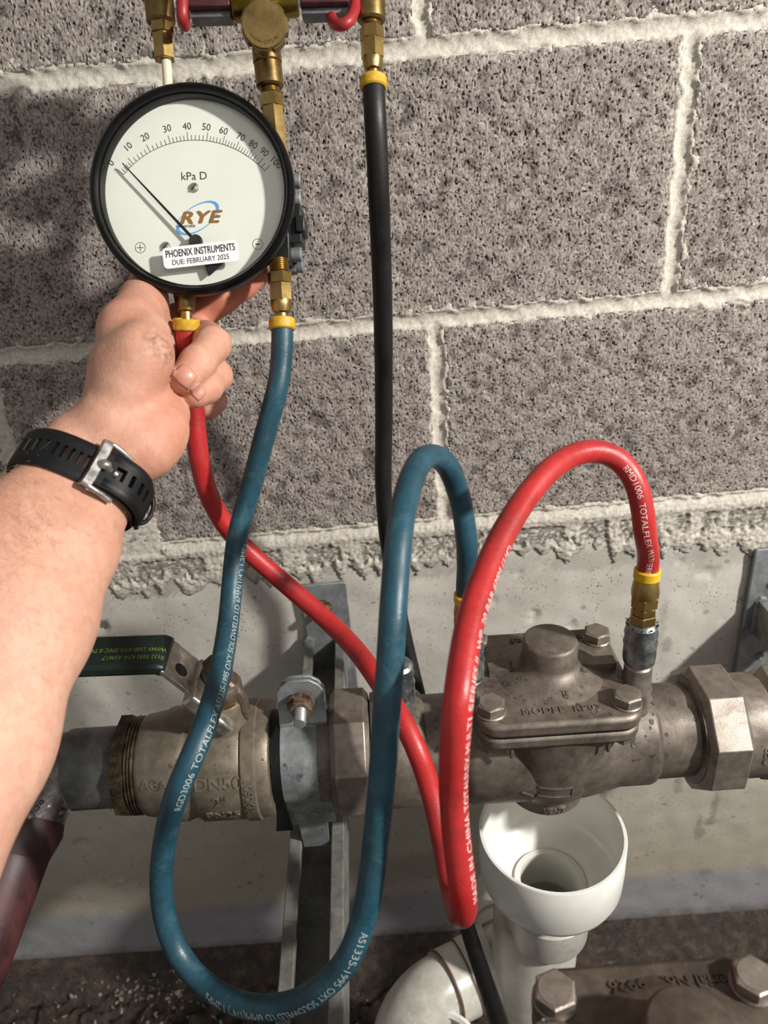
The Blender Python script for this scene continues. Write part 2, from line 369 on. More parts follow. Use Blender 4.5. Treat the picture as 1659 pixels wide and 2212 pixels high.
# floor
def floor_z(x, y): return -.003-.0357*x+.02*sstep(-.02, 0, y)
X = spans(-1.2, 1.0, VX0-.05, VX1, .005, .06); Y = spans(-1.3, .05, -.42, .05, .005, .08)
gx, gy = np.meshgrid(X, Y, indexing='ij')
gz = floor_z(gx, gy)+(.004*T3(gx, gy)+.0022*T4(gx*.4, gy*.4))*(.12+.88*sstep(-.01, -.07, gy))+.016*np.exp(-((gy)/.028)**2)
m = MB(); m.grid(np.stack([gx, gy, gz], -1)); obj('floor', m, SILT, None, smooth=180, kind='structure', label='wet dark silt floor at the foot of the wall')
FLOORV = (X, Y, gz)
def floor_at(x, y): return float(gz[np.clip(np.searchsorted(X, x), 0, len(X)-1), np.clip(np.searchsorted(Y, y), 0, len(Y)-1)])
GRAV = simple('pale_gravel', '5e574d', 'aaa396', rough=.7, scale=120)
m = MB()
for i in range(330):
    if i < 200: px, py = random.gauss(330, 90), random.gauss(2150, 45)
    else: px, py = random.uniform(0, 1400), random.uniform(2085, 2300)
    q = PZ(px, py, .0); 
    if q[1] > -.015: continue
    r = random.uniform(.0010, .0030)
    m.ball((0, 0, 0), r, 6, frame((q[0], q[1], floor_at(q[0], q[1])+r*.4), nrm(RNG.normal(size=3)), nrm(RNG.normal(size=3)), nrm(RNG.normal(size=3))))
obj('gravel', m, GRAV, None, smooth=0, kind='stuff', label='scatter of small pale stones in the wet silt by the wall foot', category='gravel')

# ------------------------------------------------------------------ brackets
def m_galv(name='galvanised_steel', c1='74787a', c2='a2a6a7', metal=.55):
    n = NT(name); c = n.ramp(n.noise(55, 6, .7, dist=.6), [(.32, c1), (.68, c2)])
    c = n.mix(n.math('MULTIPLY', n.ramp(n.noise(220, 4, .7), [(.55, 0.0), (.75, 1.0)]), .35), c, '54524e')
    n.set(color=c, rough=n.ramp(n.noise(90, 4), [(.3, .34), (.7, .6)]), metal=metal); n.bump(n.noise(700, 3), .15, .0004); return n.m
GALV = m_galv(); GALVD = m_galv('weathered_strut', '5f5f5b', '8a8a84', .4)
RUST = simple('rusty_bolt', '5a3b26', '8a8273', rough=.55, metal=.5, scale=220)
def hexnut(m, r, z0, z1, M): m.hexp(r, z0, z1, M, 6, .10)
def bolt(parent, o, d, r, ln, mat, name='bolt', nut=.0055, stud=None):
    """threaded stud with a nut and washer, pointing along d from o"""
    M = zframe(o, d); m = MB(); m.ring(r*.5, r*2.3, 0, .0016, 24, M); hexnut(m, r*1.9, .0016, .0016+nut, M); b = obj(name, m, mat, parent, smooth=28); m = MB()
    pr = []; z = .0
    while z < ln: pr += [(r, z), (r*.86, z+.0006)]; z += .0012
    pr += [(r*.8, ln), (0, ln)]; m.lathe([(0, 0)]+pr, 16, M)
    obj('threaded_stud', m, stud or mat, b, smooth=40); return b
def bracket(xc, label, plate):
    x0, x1, z0, z1 = plate; g = 'wall brackets carrying the pipework'
    t = thing('wall_bracket', (xc, 0, .543), label, 'bracket', g)
    m = MB(); m.prism(rrect(x1-x0, z1-z0, .002, 2, (x0+x1)/2, (z0+z1)/2), 0, .0045, frame((0, -.0025, 0), (1, 0, 0), (0, 0, 1), (0, -1, 0)))
    obj('wall_plate', m, GALV, t, bevel=.0006)
    # open channel with inturned lips, along -y
    w, hh, th, lip, dn = .0206, .0413, .0026, .0095, .007
    pr = [(-w, -hh), (w, -hh), (w, 0), (w-lip, 0), (w-lip, -dn), (w-lip+th, -dn), (w-lip+th, -th), (w-th, -th), (w-th, -hh+th), (-w+th, -hh+th), (-w+th, -th), (-w+lip-th, -th), (-w+lip-th, -dn), (-w+lip, -dn), (-w+lip, 0), (-w, 0)]
    m = MB(); m.prism(pr, .006, .56, frame((xc, 0, .543), (1, 0, 0), (0, 0, 1), (0, -1, 0)))
    obj('channel_arm', m, GALVD, t, smooth=30, bevel=.0009)
    for s in (-1, 1):    # weld beads at the root
        m = MB(); m.tube([(xc+s*.0206, -.0075, .543-.04), (xc+s*.0206, -.0075, .541), (xc+s*.0175, -.0075, .5445), (xc+s*.0125, -.0075, .5435)], .0026, 8)
        obj('weld', m, GALV, t)
    return t
bl = bracket(-.1305, 'galvanised steel channel bracket behind the red hose, under the pipe clip', (-.148, -.102, .40, .609))
bolt(bl, (-.1275, -.007, .5815), (0, -1, 0), .0042, .017, RUST, 'anchor_bolt')
br = bracket(.341, 'galvanised steel bracket at the far right edge with two plate holes', (.3105, .372, .40, .604))
bolt(br, (.3445, -.007, .576), (0, -1, 0), .0042, .015, RUST, 'anchor_bolt')
q = PY(1642, 1416, -.007); m = MB(); m.ring(.0022, .0042, 0, .0022, 16, zframe(q, (0, -1, 0)), ch=.0005); m.ball(q, .0022, 8)
obj('plate_rivet', m, GALV, br)
# ------------------------------------------------------------------ pipework along the wall (x along the pipe, y into the wall, z up)
PX = nrm((1, 0, -.03)); PO = np.array((.046, -.238, .608)); PF = frame(PO, PX, (0, 1, 0), np.cross(PX, (0, 1, 0)))
def shift(M, x=0, y=0, z=0):
    N = M.copy(); N[:3, 3] = M[:3, 3]+M[:3, 0]*x+M[:3, 1]*y+M[:3, 2]*z; return N
def alongx(M): return frame(M[:3, 3], M[:3, 1], M[:3, 2], M[:3, 0])     # lathe axis along the pipe
def tov(M): return lambda p: M[:3, :3]@np.asarray(p, float)+M[:3, 3]
def m_cast(name, c1, c2, dirt, metal=.65, rough=(.36, .56), dl=.5, dh=.68):
    n = NT(name); c = n.ramp(n.noise(120, 5, .6), [(.3, c1), (.7, c2)])
    d = n.ramp(n.noise(24, 7, .72, dist=.4), [(dl, 0.0), (dh, 1.0)]); c = n.mix(n.math('MULTIPLY', d, .8), c, dirt)
    n.set(color=c, rough=n.ramp(n.noise(60, 4), [(.3, rough[0]), (.7, rough[1])]), metal=n.math('MULTIPLY', n.math('SUBTRACT', 1.0, n.math('MULTIPLY', d, .5)), metal))
    n.bump(n.noise(1300, 3, .6), .28, .0005); return n.m
CAST = m_cast('cast_stainless', '665d54', '81776d', '3c332a', .5, (.38, .56), .45, .64)
CASTN = m_cast('machined_nut', '766d64', '968c82', '473d34', .65, (.34, .52))
BRONZE = m_cast('cast_bronze_valve', '696154', '857b6c', '3f382f', .5, (.34, .52), .55, .75)
DARKB = simple('dirty_brass_thread', '2a251c', '574a34', rough=.38, metal=.6, scale=160)
COPPER = m_cast('grey_oxidised_copper', '474a49', '6a6a66', '2f2d2b', .3, (.4, .62))
BROWNM = simple('brown_gland_nut', '51453d', '6e6158', rough=.5, metal=.5, scale=150, bump=.2, bscale=900)
STEEL = simple('bright_steel', 'a8a39a', 'cbc6bc', rough=.28, metal=.9, scale=160, rough2=.45)
BRASS = simple('brass', '967d48', 'b09762', rough=.27, metal=.95, scale=60, lo=.3, hi=.75, rough2=.40, bump=.08, bscale=900)
BRASSD = simple('dark_brass', '735f3a', '937c50', rough=.30, metal=.95, lo=.3, hi=.75, scale=70, rough2=.5, bump=.1, bscale=700)
RUBBER = simple('black_rubber', '0a0a0b', '151517', rough=.45, scale=90, spec=.35)
GREENV = simple('dark_green_vinyl', '0b1712', '14251d', rough=.42, scale=60, bump=.1, bscale=600)
YPRINT = simple('faded_yellow_print', '7c8a2e', '5f6f2c', rough=.6, scale=200)

def octnut(x0, x1, r, M, n=8, ph=math.pi/8):
    A = alongx(M); m = MB(); c = .004
    return m.lathe([(r*.72, x0+.001), (r*.80, x0), (r*.9, x0+.0006), (r, x0+c), (r, x1-c), (r*.9, x1-.0006), (r*.80, x1), (r*.72, x1-.001)], n, A, ph, close=True)
def elbow_band(pts, w, th, M):
    """a bent strip: pts in the y-z plane of M, width w along x"""
    p = np.array(pts, float); d = np.gradient(p, axis=0); d /= np.linalg.norm(d, axis=1)[:, None]; nn = np.stack([-d[:, 1], d[:, 0]], 1)
    n = len(p); wv = np.broadcast_to(np.asarray(w, float), (n,)); V = []
    for i in range(n):
        for s, o in ((-1, 0), (1, 0), (1, 1), (-1, 1)):
            q = p[i]+nn[i]*th*o; V.append((s*wv[i]/2, q[0], q[1]))
    F = [(0, 1, 2, 3), tuple((n-1)*4+k for k in (3, 2, 1, 0))]
    for i in range(n-1):
        for k in range(4): F.append((i*4+k, (i+1)*4+k, (i+1)*4+(k+1) % 4, i*4+(k+1) % 4))
    return MB().add(V, F, M)
def hexbolt(parent, M, r, h, mat, name='bolt'):
    m = MB(); m.lathe([(0, -.002), (r*1.02, -.002), (r*1.02, .0), (r*.95, .0008)], 24, M)
    m.hexp(r, .0006, h, M, 6, .10, .3); m.lathe([(r*.80, h-.0002), (r*.76, h+.0004), (0, h+.0004)], 24, M)
    return obj(name, m, mat, parent, smooth=28)
def test_cock(parent, base, top, neck, capped=False):
    M = zframe(base, np.asarray(top)-base); N = shift(M, 0, 0, neck-.030)
    m = MB(); m.lathe([(0, -.014), (.0095, -.014), (.0095, max(.001, neck-.024)), (.0105, max(.002, neck-.022)), (.0098, max(.003, neck-.019)), (.0092, neck-.002), (.0078, neck-.0003), (.0078, neck+.002), (0, neck+.002)], 24, M)
    b = obj('test_cock', m, CASTN, parent, smooth=30)
    m = MB(); m.lathe([(0, .030), (.0088, .030), (.0104, .032), (.0108, .036), (.0106, .044), (.0112, .047), (.0103, .051), (.0110, .055), (.0098, .059), (.0104, .061), (.0088, .0635), (.0075, .064), (0, .064)], 20, N)
    c = obj('taped_collar', m, TAPE, b, smooth=40)
    if not capped:
        m = MB()
        for k in range(11):
            a = k*.6+.2; p0 = np.array((.0092*math.cos(a), .0092*math.sin(a), .0622)); p1 = p0*np.array((1.2, 1.2, 1))+np.array((0, 0, random.uniform(-.002, .002)))
            m.tube([p0 @ N[:3, :3].T+N[:3, 3], ((p0+p1)/2+RNG.normal(size=3)*.0007) @ N[:3, :3].T+N[:3, 3], p1 @ N[:3, :3].T+N[:3, 3]], [.0006, .0004, .0002], 5)
        obj('frayed_tape', m, RUBBER, b, kind='stuff')
    if neck > .02:
        m = MB(); m.prism([(-.004, .006), (.004, .006), (.0052, .020), (.003, .0245), (-.003, .0245), (-.0052, .020)], -.0130, -.0095, frame(M[:3, 3], M[:3, 0], M[:3, 2], -M[:3, 1]))
        m.box((0, .011, .014), (.003, .004, .010), M)
        obj('slotted_stem', m, CASTN, b, smooth=25, bevel=.0007)
    return b, tov(N)((0, 0, .0635))
TAPE = simple('thread_tape_steel', '6f7577', 'a3a9ab', rough=.3, metal=.85, scale=120, rough2=.5, bump=.35, bscale=260, bdist=.001)
def droplets(parent, bvh, M, xs, ys, n, seed, rr=(.0006, .0021), dirs=(0, -.7, .7), pts=None):
    g = random.Random(seed); m = MB(); d = Vector(M[:3, :3]@nrm(dirs)); k = 0
    for i in range(n):
        o = Vector(tov(M)((g.uniform(*xs), g.uniform(*ys), .0)))+d*.2
        h = bvh.ray_cast(o, -d, .3)
        if h[0] is None: continue
        r = g.uniform(*rr)*g.uniform(.6, 1); F = zframe(h[0], h[1]); m.ball((0, 0, r*.1), r, 10, F, (1, 1+.5*g.random(), .62))
    return obj('water_droplets', m, WATER, parent, smooth=180, kind='stuff')
WATER = NT('water').set(color='ffffff', rough=.02, trans=1.0, ior=1.33).m

def rpz(M, label, near=False):
    M0 = M
    """backflow prevention valve: body along x, bolted cover, blank boss, test cocks, union nuts"""
    W3 = tov(M); t = thing('backflow_valve', M[:3, 3], label, 'valve', 'backflow prevention valves on the brackets'); A = alongx(M)
    m = MB(); m.lathe([(0, -.128), (.040, -.128), (.0415, -.124), (.0415, -.096), (.0400, -.093), (.0365, -.090), (.0365, -.067), (.040, -.063), (.0425, -.058), (.0428, .020), (.0410, .030), (.0385, .040), (.0372, .046), (.0372, .068), (.0362, .071), (.0338, .073), (.0335, .100), (.0385, .101), (.0395, .107), (.0335, .1085), (.0335, .120), (0, .120)], 56, A)
    m.lathe([(.0475, .046), (.0480, .036), (.0475, .020), (.0465, .004), (.0445, -.012), (.0395, -.024), (.0335, -.0320), (.0292, -.0365), (.0286, -.0390), (.0286, -.0480), (.0275, -.0492), (.022, -.0492), (.0215, -.047), (0, -.047)], 48, M)
    body = obj('body', m, CAST, t, smooth=40)
    M = shift(M0, -.004, -.0015, -.0035)
    m = MB(); m.prism(rrect(.107, .097, .014, 6), .0435, .0525, M)
    fl = obj('body_flange', m, CAST, t, smooth=30, bevel=.0022)
    m = MB(); m.prism(rrect(.104, .094, .013, 6), .0520, .0540, M); obj('gasket', m, RUBBER, t, smooth=30)
    m = MB(); m.prism(rrect(.108, .098, .014, 6), .0537, .0645, M)
    cv = obj('cover', m, CAST, t, smooth=30, bevel=.0028)
    m = MB(); m.lathe([(.040, .0635), (.034, .0660), (.027, .0690), (.0222, .0715), (.0198, .0745), (.0190, .0765), (.0188, .0885), (.0178, .0905), (.0165, .0912), (0, .0914)], 48, shift(M, .002, .004))
    m.box((.004, .004, .0655), (.088, .009, .009), M); m.box((.002, .004, .068), (.052, .010, .008), M)
    cap = obj('blank_boss', m, CAST, t, smooth=40)
    for bx, by in ((-.0445, -.034), (.0445, -.034), (-.0445, .034), (.0445, .034)):
        hexbolt(t, shift(M, bx, by, .0655), .0098, .0072, CASTN)
    for bx in (-.0445, .0445):
        m = MB(); m.hexp(.0092, -.008, 0, shift(M, bx, -.034, .0432), 6, .1, .3); obj('nut', m, CASTN, t, smooth=28)
        m = MB(); m.box((bx*.72, -.0445, .038), (.0024, .0024, .010), M); obj('lug_pin', m, CAST, t, bevel=.0006)
    M = M0
    for x0, x1 in ((-.157, -.1285), (.1015, .1330)):
        obj('union_nut', octnut(x0, x1, .0465, M), CASTN, t, smooth=25, bevel=.0006)
    m = MB(); m.lathe([(.026, -.166), (.034, -.166), (.034, -.128), (.026, -.128)], 40, A, close=True); obj('tailpiece', m, CAST, t)
    m = MB(); m.lathe([(.026, .120), (.0365, .120), (.0375, .131), (.0375, .152), (.026, .152)], 24, A, .13, close=True); tp = obj('tailpiece', m, CASTN, t, smooth=25)
    # raised lettering
    b = bvh_of(body, cv, cap, fl)
    def emb(s, size, o, xd, zd, mat=CASTN, e=.0005, name='raised_lettering', **k):
        V, F = text_geo(s, size, extrude=e, **k); zd = nrm(M[:3, :3]@np.array(zd, float)); xd = M[:3, :3]@np.array(xd, float); xd = nrm(xd-zd*(xd@zd))
        mm = MB(); cast_on(mm, V, F, frame(W3(o), xd, np.cross(zd, xd), zd), b, .0002, .12); return obj(name, mm, mat, t, smooth=0)
    if not near:
        emb('MODEL  RP03', .0078, (-.003, -.0385, .066), (1, 0, 0), (0, 0, 1), spacing=1.12, bold=.015)
        emb('TF', .005, (.002, -.027, .066), (1, 0, 0), (0, 0, 1), mat=CAST)
        emb('VENT', .0066, (.001, -.05, -.0437), (1, 0, 0), (0, -1, .0), bold=.02, e=.0009)
        m = MB(); pl = np.array([(-.0195, -.0005), (-.008, .0065), (-.008, .0035), (.0155, .0035), (.0155, -.0055), (-.008, -.0055), (-.008, -.009), (-.0195, -.0005)])
        for a, c in zip(pl[:-1], pl[1:]):
            d = nrm(c-a); q = np.array((-d[1], d[0]))*.0006; st = [a+(c-a)*u for u in np.linspace(0, 1, 9)]
            V = [(*(p-q), -.0004) for p in st]+[(*(p+q), -.0004) for p in st]+[(*(p-q), .0005) for p in st]+[(*(p+q), .0005) for p in st]; k = 9
            F = [(i, i+1, k+i+1, k+i) for i in range(8)]+[(2*k+i, 3*k+i, 3*k+i+1, 2*k+i+1) for i in range(8)]+[(i, 2*k+i, 2*k+i+1, i+1) for i in range(8)]+[(k+i, k+i+1, 3*k+i+1, 3*k+i) for i in range(8)]
            zd = nrm(M[:3, :3]@np.array((0, -1, .0))); cast_on(m, V, F, frame(W3((-.008, -.055, -.0065)), M[:3, 0], np.cross(zd, M[:3, 0]), zd), b, .0002, .12)
        obj('flow_arrow', m, CASTN, t, smooth=0)
        bb = bvh_of(tp); V, F = text_geo('CF8', .0085, extrude=.0005, bold=.02); mm = MB(); zd = nrm(M[:3, :3]@np.array((0, -1, .45))); yd = M[:3, 0]*-1
        xd = -np.cross(zd, M[:3, 0]); xd = nrm(np.cross(M[:3, 0], -zd)) if False else nrm(np.cross(zd, M[:3, 0]))
        cast_on(mm, V, F, frame(W3((.1445, -.04, .006)), xd, np.cross(zd, xd), zd), bb, .0002, .1); obj('raised_lettering', mm, CASTN, t, smooth=0)
    emb('Serial No.   9926', .0085, (.006, .036, .066), (-1, 0, 0), (0, 0, 1), mat=CAST, e=.0007, bold=.01)
    return t, b, (body, cv, cap)
RV, RB, _ = rpz(PF, 'cast metal backflow valve on the wall pipe above the white drain cup')
TCT = {}
for nm, px0, py0, px1, py1, zb, nk, cp in (('r', 1373, 1497, 1382, 1320, .655, .027, 0), ('m', 1014, 1482, 1006, 1350, .664, .008, 0), ('l', 866, 1520, 872, 1440, .648, .003, 1)):
    b0 = PZ(px0, py0, zb); b1 = PY(px1, py1, b0[1]); b1 = b0+nrm(np.array((.0, .0, 1.0))*.9+nrm(b1-b0)*.1)*.06
    TCT[nm] = test_cock(RV, b0, b1, nk, cp)[1]
droplets(RV, RB, PF, (-.05, .05), (-.046, -.005), 46, 3, dirs=(0, 0, 1)); droplets(RV, RB, PF, (.05, .10), (-.03, .03), 22, 4); droplets(RV, RB, PF, (-.125, -.06), (-.02, .03), 26, 6, (.0005, .0015))
CAST = m_cast('shaded_cast_steel', '4a4038', '65594e', '2c231b', .45, (.42, .6), .42, .62)  # near valve: browner cast metal, with shade painted into its darker colour
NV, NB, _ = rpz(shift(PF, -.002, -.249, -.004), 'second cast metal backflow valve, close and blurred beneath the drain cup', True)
M2 = shift(PF, -.002, -.249, -.004); NW = tov(M2)
m = MB(); m.lathe([(0, 0), (.0105, 0), (.0105, .012), (.0095, .013), (.0095, .016), (.0115, .017), (.0118, .023), (.0100, .029), (.006, .0325), (0, .0335)], 28, zframe(NW((-.057, .0, .0600)), (0, 0, 1)))
obj('chrome_cap', m, simple('polished_chrome', 'b9b9b6', rough=.08, metal=1.0), NV, smooth=45)

# ball valve on the left of the pipe
BX = -.1902-.046; BM = shift(PF, BX); BW = tov(BM); A = alongx(BM)
bv = thing('ball_valve', BM[:3, 3], 'cast bronze ball valve with a dark green lever handle, left of the pipe clip', 'valve')
m = MB(); m.lathe([(0, -.055), (.0335, -.055), (.0355, -.0525), (.0365, -.046), (.0375, -.040), (.0400, -.034), (.0405, -.024), (.0392, -.021), (.0385, -.018), (.0392, -.015), (.0415, -.012), (.0418, .017), (.0412, .018), (.0430, .0195), (.0430, .0278), (.0412, .029), (.0408, .0360), (.0395, .0375), (.030, .038), (0, .038)], 64, A)
m.lathe([(.0200, .030), (.0185, .040), (.0165, .045), (.0155, .050), (.0152, .057), (.0145, .058), (0, .058)], 36, shift(BM, .007))
vb = obj('body', m, BRONZE, bv, smooth=40)
m = MB(); m.lathe([(.0350, -.0720), (.0365, -.0715), (.0365, -.0635), (.0345, -.0622)], 8, A, .3)
m.lathe([(.034, -.0622)]+[(r, x) for k in range(3) for r, x in ((.0345, -.0615+k*.0022), (.0332, -.0604+k*.0022))]+[(.034, -.053)], 48, A); obj('adaptor_collar', m, DARKB, bv, smooth=30)
m = MB(); m.lathe([(.0135, .057), (.0148, .058), (.0148, .0605), (.0135, .0612), (0, .0612)], 32, shift(BM, .007)); obj('brass_ring', m, BRASS, bv)
m = MB(); m.lathe([(.0145, .0612), (.0150, .063), (.0150, .068), (.0135, .071), (.0105, .0725), (.0105, .081), (.008, .083), (0, .0835)], 28, shift(BM, .007)); m.hexp(.009, .083, .089, shift(BM, .007), 6)
obj('gland_nut', m, BROWNM, bv, smooth=30)
m = MB(); m.tube([BW((.0215, -.004, .040)), BW((.0215, -.004, .056)), BW((.0195, -.004, .064)), BW((.014, -.004, .0715)), BW((.008, -.003, .0735))], [.0042, .0042, .0042, .004, .004], 10); obj('stop_lug', m, BROWNM, bv)
hp = [PY(372, 1426, -.243), PY(440, 1490, -.243)]
L = lambda p: (np.asarray(p)-BM[:3, 3])@BM[:3, :3]
h1 = L(PY(350, 1424, -.243)); h2 = L(PY(462, 1512, -.243)); h0 = L(PY(180, 1430, -.243)); he = L(PY(40, 1437, -.243))
def strip(path, w, th, M, yc=0.0):
    p = np.array([(q[0], q[2]) for q in path]); N = frame(M[:3, 3]+M[:3, 1]*yc, -M[:3, 1], M[:3, 0], M[:3, 2]); return elbow_band(p, w, th, N)
m = strip([he, h0, h1+(h0-h1)*.1, h1, h1+(h2-h1)*.12, h2], [.034]*6, .0035, BM, -.002); hd = obj('lever', m, STEEL, bv, smooth=25, bevel=.0006)
m = MB(); u = nrm(h2-h1); wv = np.array((0, 1., 0)); mid = h1+(h2-h1)*.30
hole = zframe(BW(mid+np.array((0, -.001, 0))+nrm(np.cross(u, wv))*0), BM[:3, :3]@nrm(np.cross(wv, u)*-1 if np.cross(wv, u)[2] < 0 else np.cross(wv, u)))
m.lathe([(0, .0037), (.0050, .0037), (.0052, .0034)], 24, hole); obj('lever_hole', m, RUBBER, hd)
hm = h1+(h2-h1)*.50; m = MB(); up = nrm(np.cross(wv, u)); up = up if up[2] > 0 else -up
N = frame(BW(hm+u*.0140+up*.002), BM[:3, :3]@u, BM[:3, 1], BM[:3, :3]@up); m.box((0, -.001, .0), (.026, .0405, .0110), N); m.box((.020, -.001, -.004), (.018, .032, .010), N); obj('lever_clip', m, STEEL, bv, smooth=25, bevel=.0022)
gp = [he, h0, h1+(h0-h1)*.14, h1+(h0-h1)*.05, h1+(h2-h1)*.06]; dz = np.array((0, 0, -.0022))
m = strip([g+dz for g in gp], [.0345, .0345, .0345, .0345, .034], .0085, BM, -.002); gv = obj('handle_sleeve', m, GREENV, bv, smooth=40, bevel=.0024)
gb = bvh_of(gv); o = (h0+h1)/2; xd = BM[:3, :3]@nrm(h0-h1); zd = nrm(np.cross(xd, -BM[:3, 1])); zd = zd if zd[2] > 0 else -zd; yd = np.cross(zd, xd)
m = MB()
for s, sz, off, dx in (('WM49 2500 KPA SPEC 0.TK', .0058, -.0030, -.004), ('0132 1030 KPA AS4617', .0056, .0050, -.009)):
    V, F = text_geo(s, sz, sx=.72); cast_on(m, V, F, frame(BW(o)+xd*dx+yd*-off*-1, xd, yd, zd), gb, .00025, .08)
obj('printed_lettering', m, YPRINT, bv, smooth=0)
vbv = bvh_of(vb)
def embv(s, size, o, ang, rot=0, **k):
    V, F = text_geo(s, size, extrude=.0007, **k); zd = nrm(BM[:3, :3]@np.array((0, -math.cos(ang), math.sin(ang)))); xd = BM[:3, 0]; yd = np.cross(zd, xd)
    c, q = math.cos(rot), math.sin(rot); X2 = c*xd+q*yd; Y2 = -q*xd+c*yd
    mm = MB(); cast_on(mm, V, F, frame(BW((o, -.045*math.cos(ang), .045*math.sin(ang))), X2, Y2, zd), vbv, .0001, .06); obj('raised_lettering', mm, BRONZE, bv, smooth=0)
embv('DN50', .0128, .0035, math.radians(22), bold=.012); embv('2"', .0125, .0035, math.radians(2)); embv('PN25', .0105, .004, math.radians(-17), bold=.012)
embv('AGA', .0095, -.040, math.radians(23), bold=.02); embv('1050KPa', .0082, .0237, math.radians(6), -math.pi/2, bold=.015)
droplets(bv, vbv, BM, (-.03, .04), (-.02, .02), 16, 9, (.0006, .0016))

# copper pipe leaving to the left, turning down
p0 = tov(BM)((-.060, 0, 0)); p1 = tov(BM)((-.1095, 0, 0)); pe = P(-40, 2010, .50); pj = P(95, 1665, .548)
cp = thing('copper_pipe', p1, 'grey and dark red painted copper pipe bending down behind the forearm', 'pipe')
m = MB(); m.lathe([(.0240, 0), (.0282, 0), (.0285, .002), (.0285, .038), (.0268, .040), (.0262, .052), (.024, .052)], 48, zframe(p1, p0-p1), close=True); obj('pipe_socket', m, COPPER, cp)
ar = [p1+(p0-p1)*.2, p1, p1+(pj-p1)*.55]; d1 = nrm(p1-p0); d2 = nrm(pe-pj)
for k in range(1, 9):
    a = k/8; q = (1-a)**2*ar[2]+2*a*(1-a)*pj+a*a*(pj+d2*.035); ar.append(q)
ar = np.array(ar); m = MB(); m.tube(ar, .0262, 40); obj('elbow', m, simple('silver_brazed_copper', '4d4648', '8a8680', rough=.4, metal=.3, scale=40, rough2=.55, bump=.5, bscale=110, bdist=.002), cp, smooth=60)
m = MB(); m.tube([ar[-1]-d2*.004, ar[-1]+d2*.004, ar[-1]+d2*.02], [.0265, .0283, .0250], 40); m.tube([ar[-1]+d2*.012, pj+d2*.6], .0250, 40); obj('painted_tail', m, simple('dark_red_painted_pipe', '321a1c', '532b2a', rough=.45, scale=30, rough2=.6, bump=.15, bscale=200), cp, smooth=60)
m = MB()
for k in range(26):
    a = random.uniform(0, 6.28); b = random.random(); q = ar[-1]-d2*.002+(ar[6]-ar[-1])*b*.9; T = d2; u = nrm(np.cross(T, (0, 0, 1))); v = np.cross(T, u)
    m.ball(q+(u*math.cos(a)+v*math.sin(a))*.0245, random.uniform(.0022, .0042), 8, None, (1, 1, .8))
obj('braze_lumps', m, simple('braze_metal', '3f3638', '9b9790', rough=.32, metal=.5, scale=90), cp, smooth=180, kind='stuff')

# pipe clip standing in the channel
KX = -.1287; KM = shift(PF, (KX-.046)/PX[0]); KW = tov(KM)
kc = thing('pipe_clip', KM[:3, 3], 'galvanised two-piece pipe clip with a rusty bolt, between ball valve and union nut', 'clip')
def half(sgn):
    r = .0335; pts = [(sgn*.0035, .070), (sgn*.0035, .0655), (sgn*.0035, .060), (sgn*.0035, .046), (sgn*.0042, .040), (sgn*.0075, .0355)]
    w = [.014, .026, .0325, .0335, .0335, .0335]
    for a in np.linspace(78, -38, 20): pts.append((sgn*r*math.cos(math.radians(a)), r*math.sin(math.radians(a)))); w.append(.0335)
    pts += [(sgn*.0235, -.0340), (sgn*.0210, -.0480), (sgn*.0209, -.0484), (sgn*.0170, -.0780)]; w += [.0335, .0335, .0215, .0195]
    if sgn > 0: pts, w = pts, w
    return elbow_band(pts, w, .0026*-sgn, KM)
kb = [obj('clip_half', half(s), GALV, kc, smooth=50, bevel=.0005) for s in (-1, 1)]
bolt(kc, KW((0, -.0062, .0525)), KM[:3, :3]@np.array((.02, -1, .04)), .0042, .021, RUST, 'clip_bolt', .0065, GALV)
bb = bvh_of(kb[0])
for s, sz, ang in (('Abrilltech', .0066, -46), ('50NB', .0070, -57)):
    a = math.radians(ang); zd = nrm(KM[:3, :3]@np.array((0, -math.cos(a), math.sin(a)))); xd = KM[:3, 0]; V, F = text_geo(s, sz, extrude=.0003, spacing=1.1)
    mm = MB(); cast_on(mm, V, F, frame(KW((.001, -.0245, -.0335 if s[0] == 'A' else -.0425)), xd, np.cross(zd, xd), zd), bb, .0001, .04); obj('stamped_lettering', mm, GALVD, kc, smooth=0)
droplets(kc, bb, KM, (-.014, .014), (-.03, -.005), 14, 12, (.0007, .0019))
pts = [(-.0335*math.cos(math.radians(a)), .0335*math.sin(math.radians(a))) for a in np.linspace(120, -30, 24)]+[(-.0282, -.026), (-.0278, -.038), (-.0282, -.0455)]
obj('rubber_liner', elbow_band(pts, [.0062]*24+[.0075, .010, .0125], .0020, shift(KM, -.0200)), RUBBER, kc, smooth=60)
m = MB(); m.lathe([(.022, -.0225), (.0288, -.0225), (.0288, .0215), (.022, .0215)], 40, alongx(KM), close=True); obj('pipe_stub', m, COPPER, bv)

# strainer at the right end of the pipe
SM = shift(PF, .152); SW = tov(SM)
st = thing('strainer', SM[:3, 3], 'cast metal strainer body with a hexagonal end at the right edge', 'strainer')
m = MB(); m.lathe([(.026, .0), (.038, .0), (.0440, .006), (.0450, .012), (.0450, .045), (.040, .05), (.026, .05)], 6, alongx(SM), .18, close=True); obj('hex_end', m, BRONZE, st, smooth=20, bevel=.0008)
m = MB(); m.lathe([(.036, .047), (.040, .052), (.048, .062), (.052, .08), (.052, .12), (.04, .14), (.03, .15)], 48, alongx(SM)); m.tube([SW((.05, -.005, -.01)), SW((.075, -.008, -.045)), SW((.11, -.012, -.10))], [.036, .040, .036], 32); obj('body', m, simple('dark_bronze', '332b20', '57493a', rough=.4, metal=.6, scale=90), st)

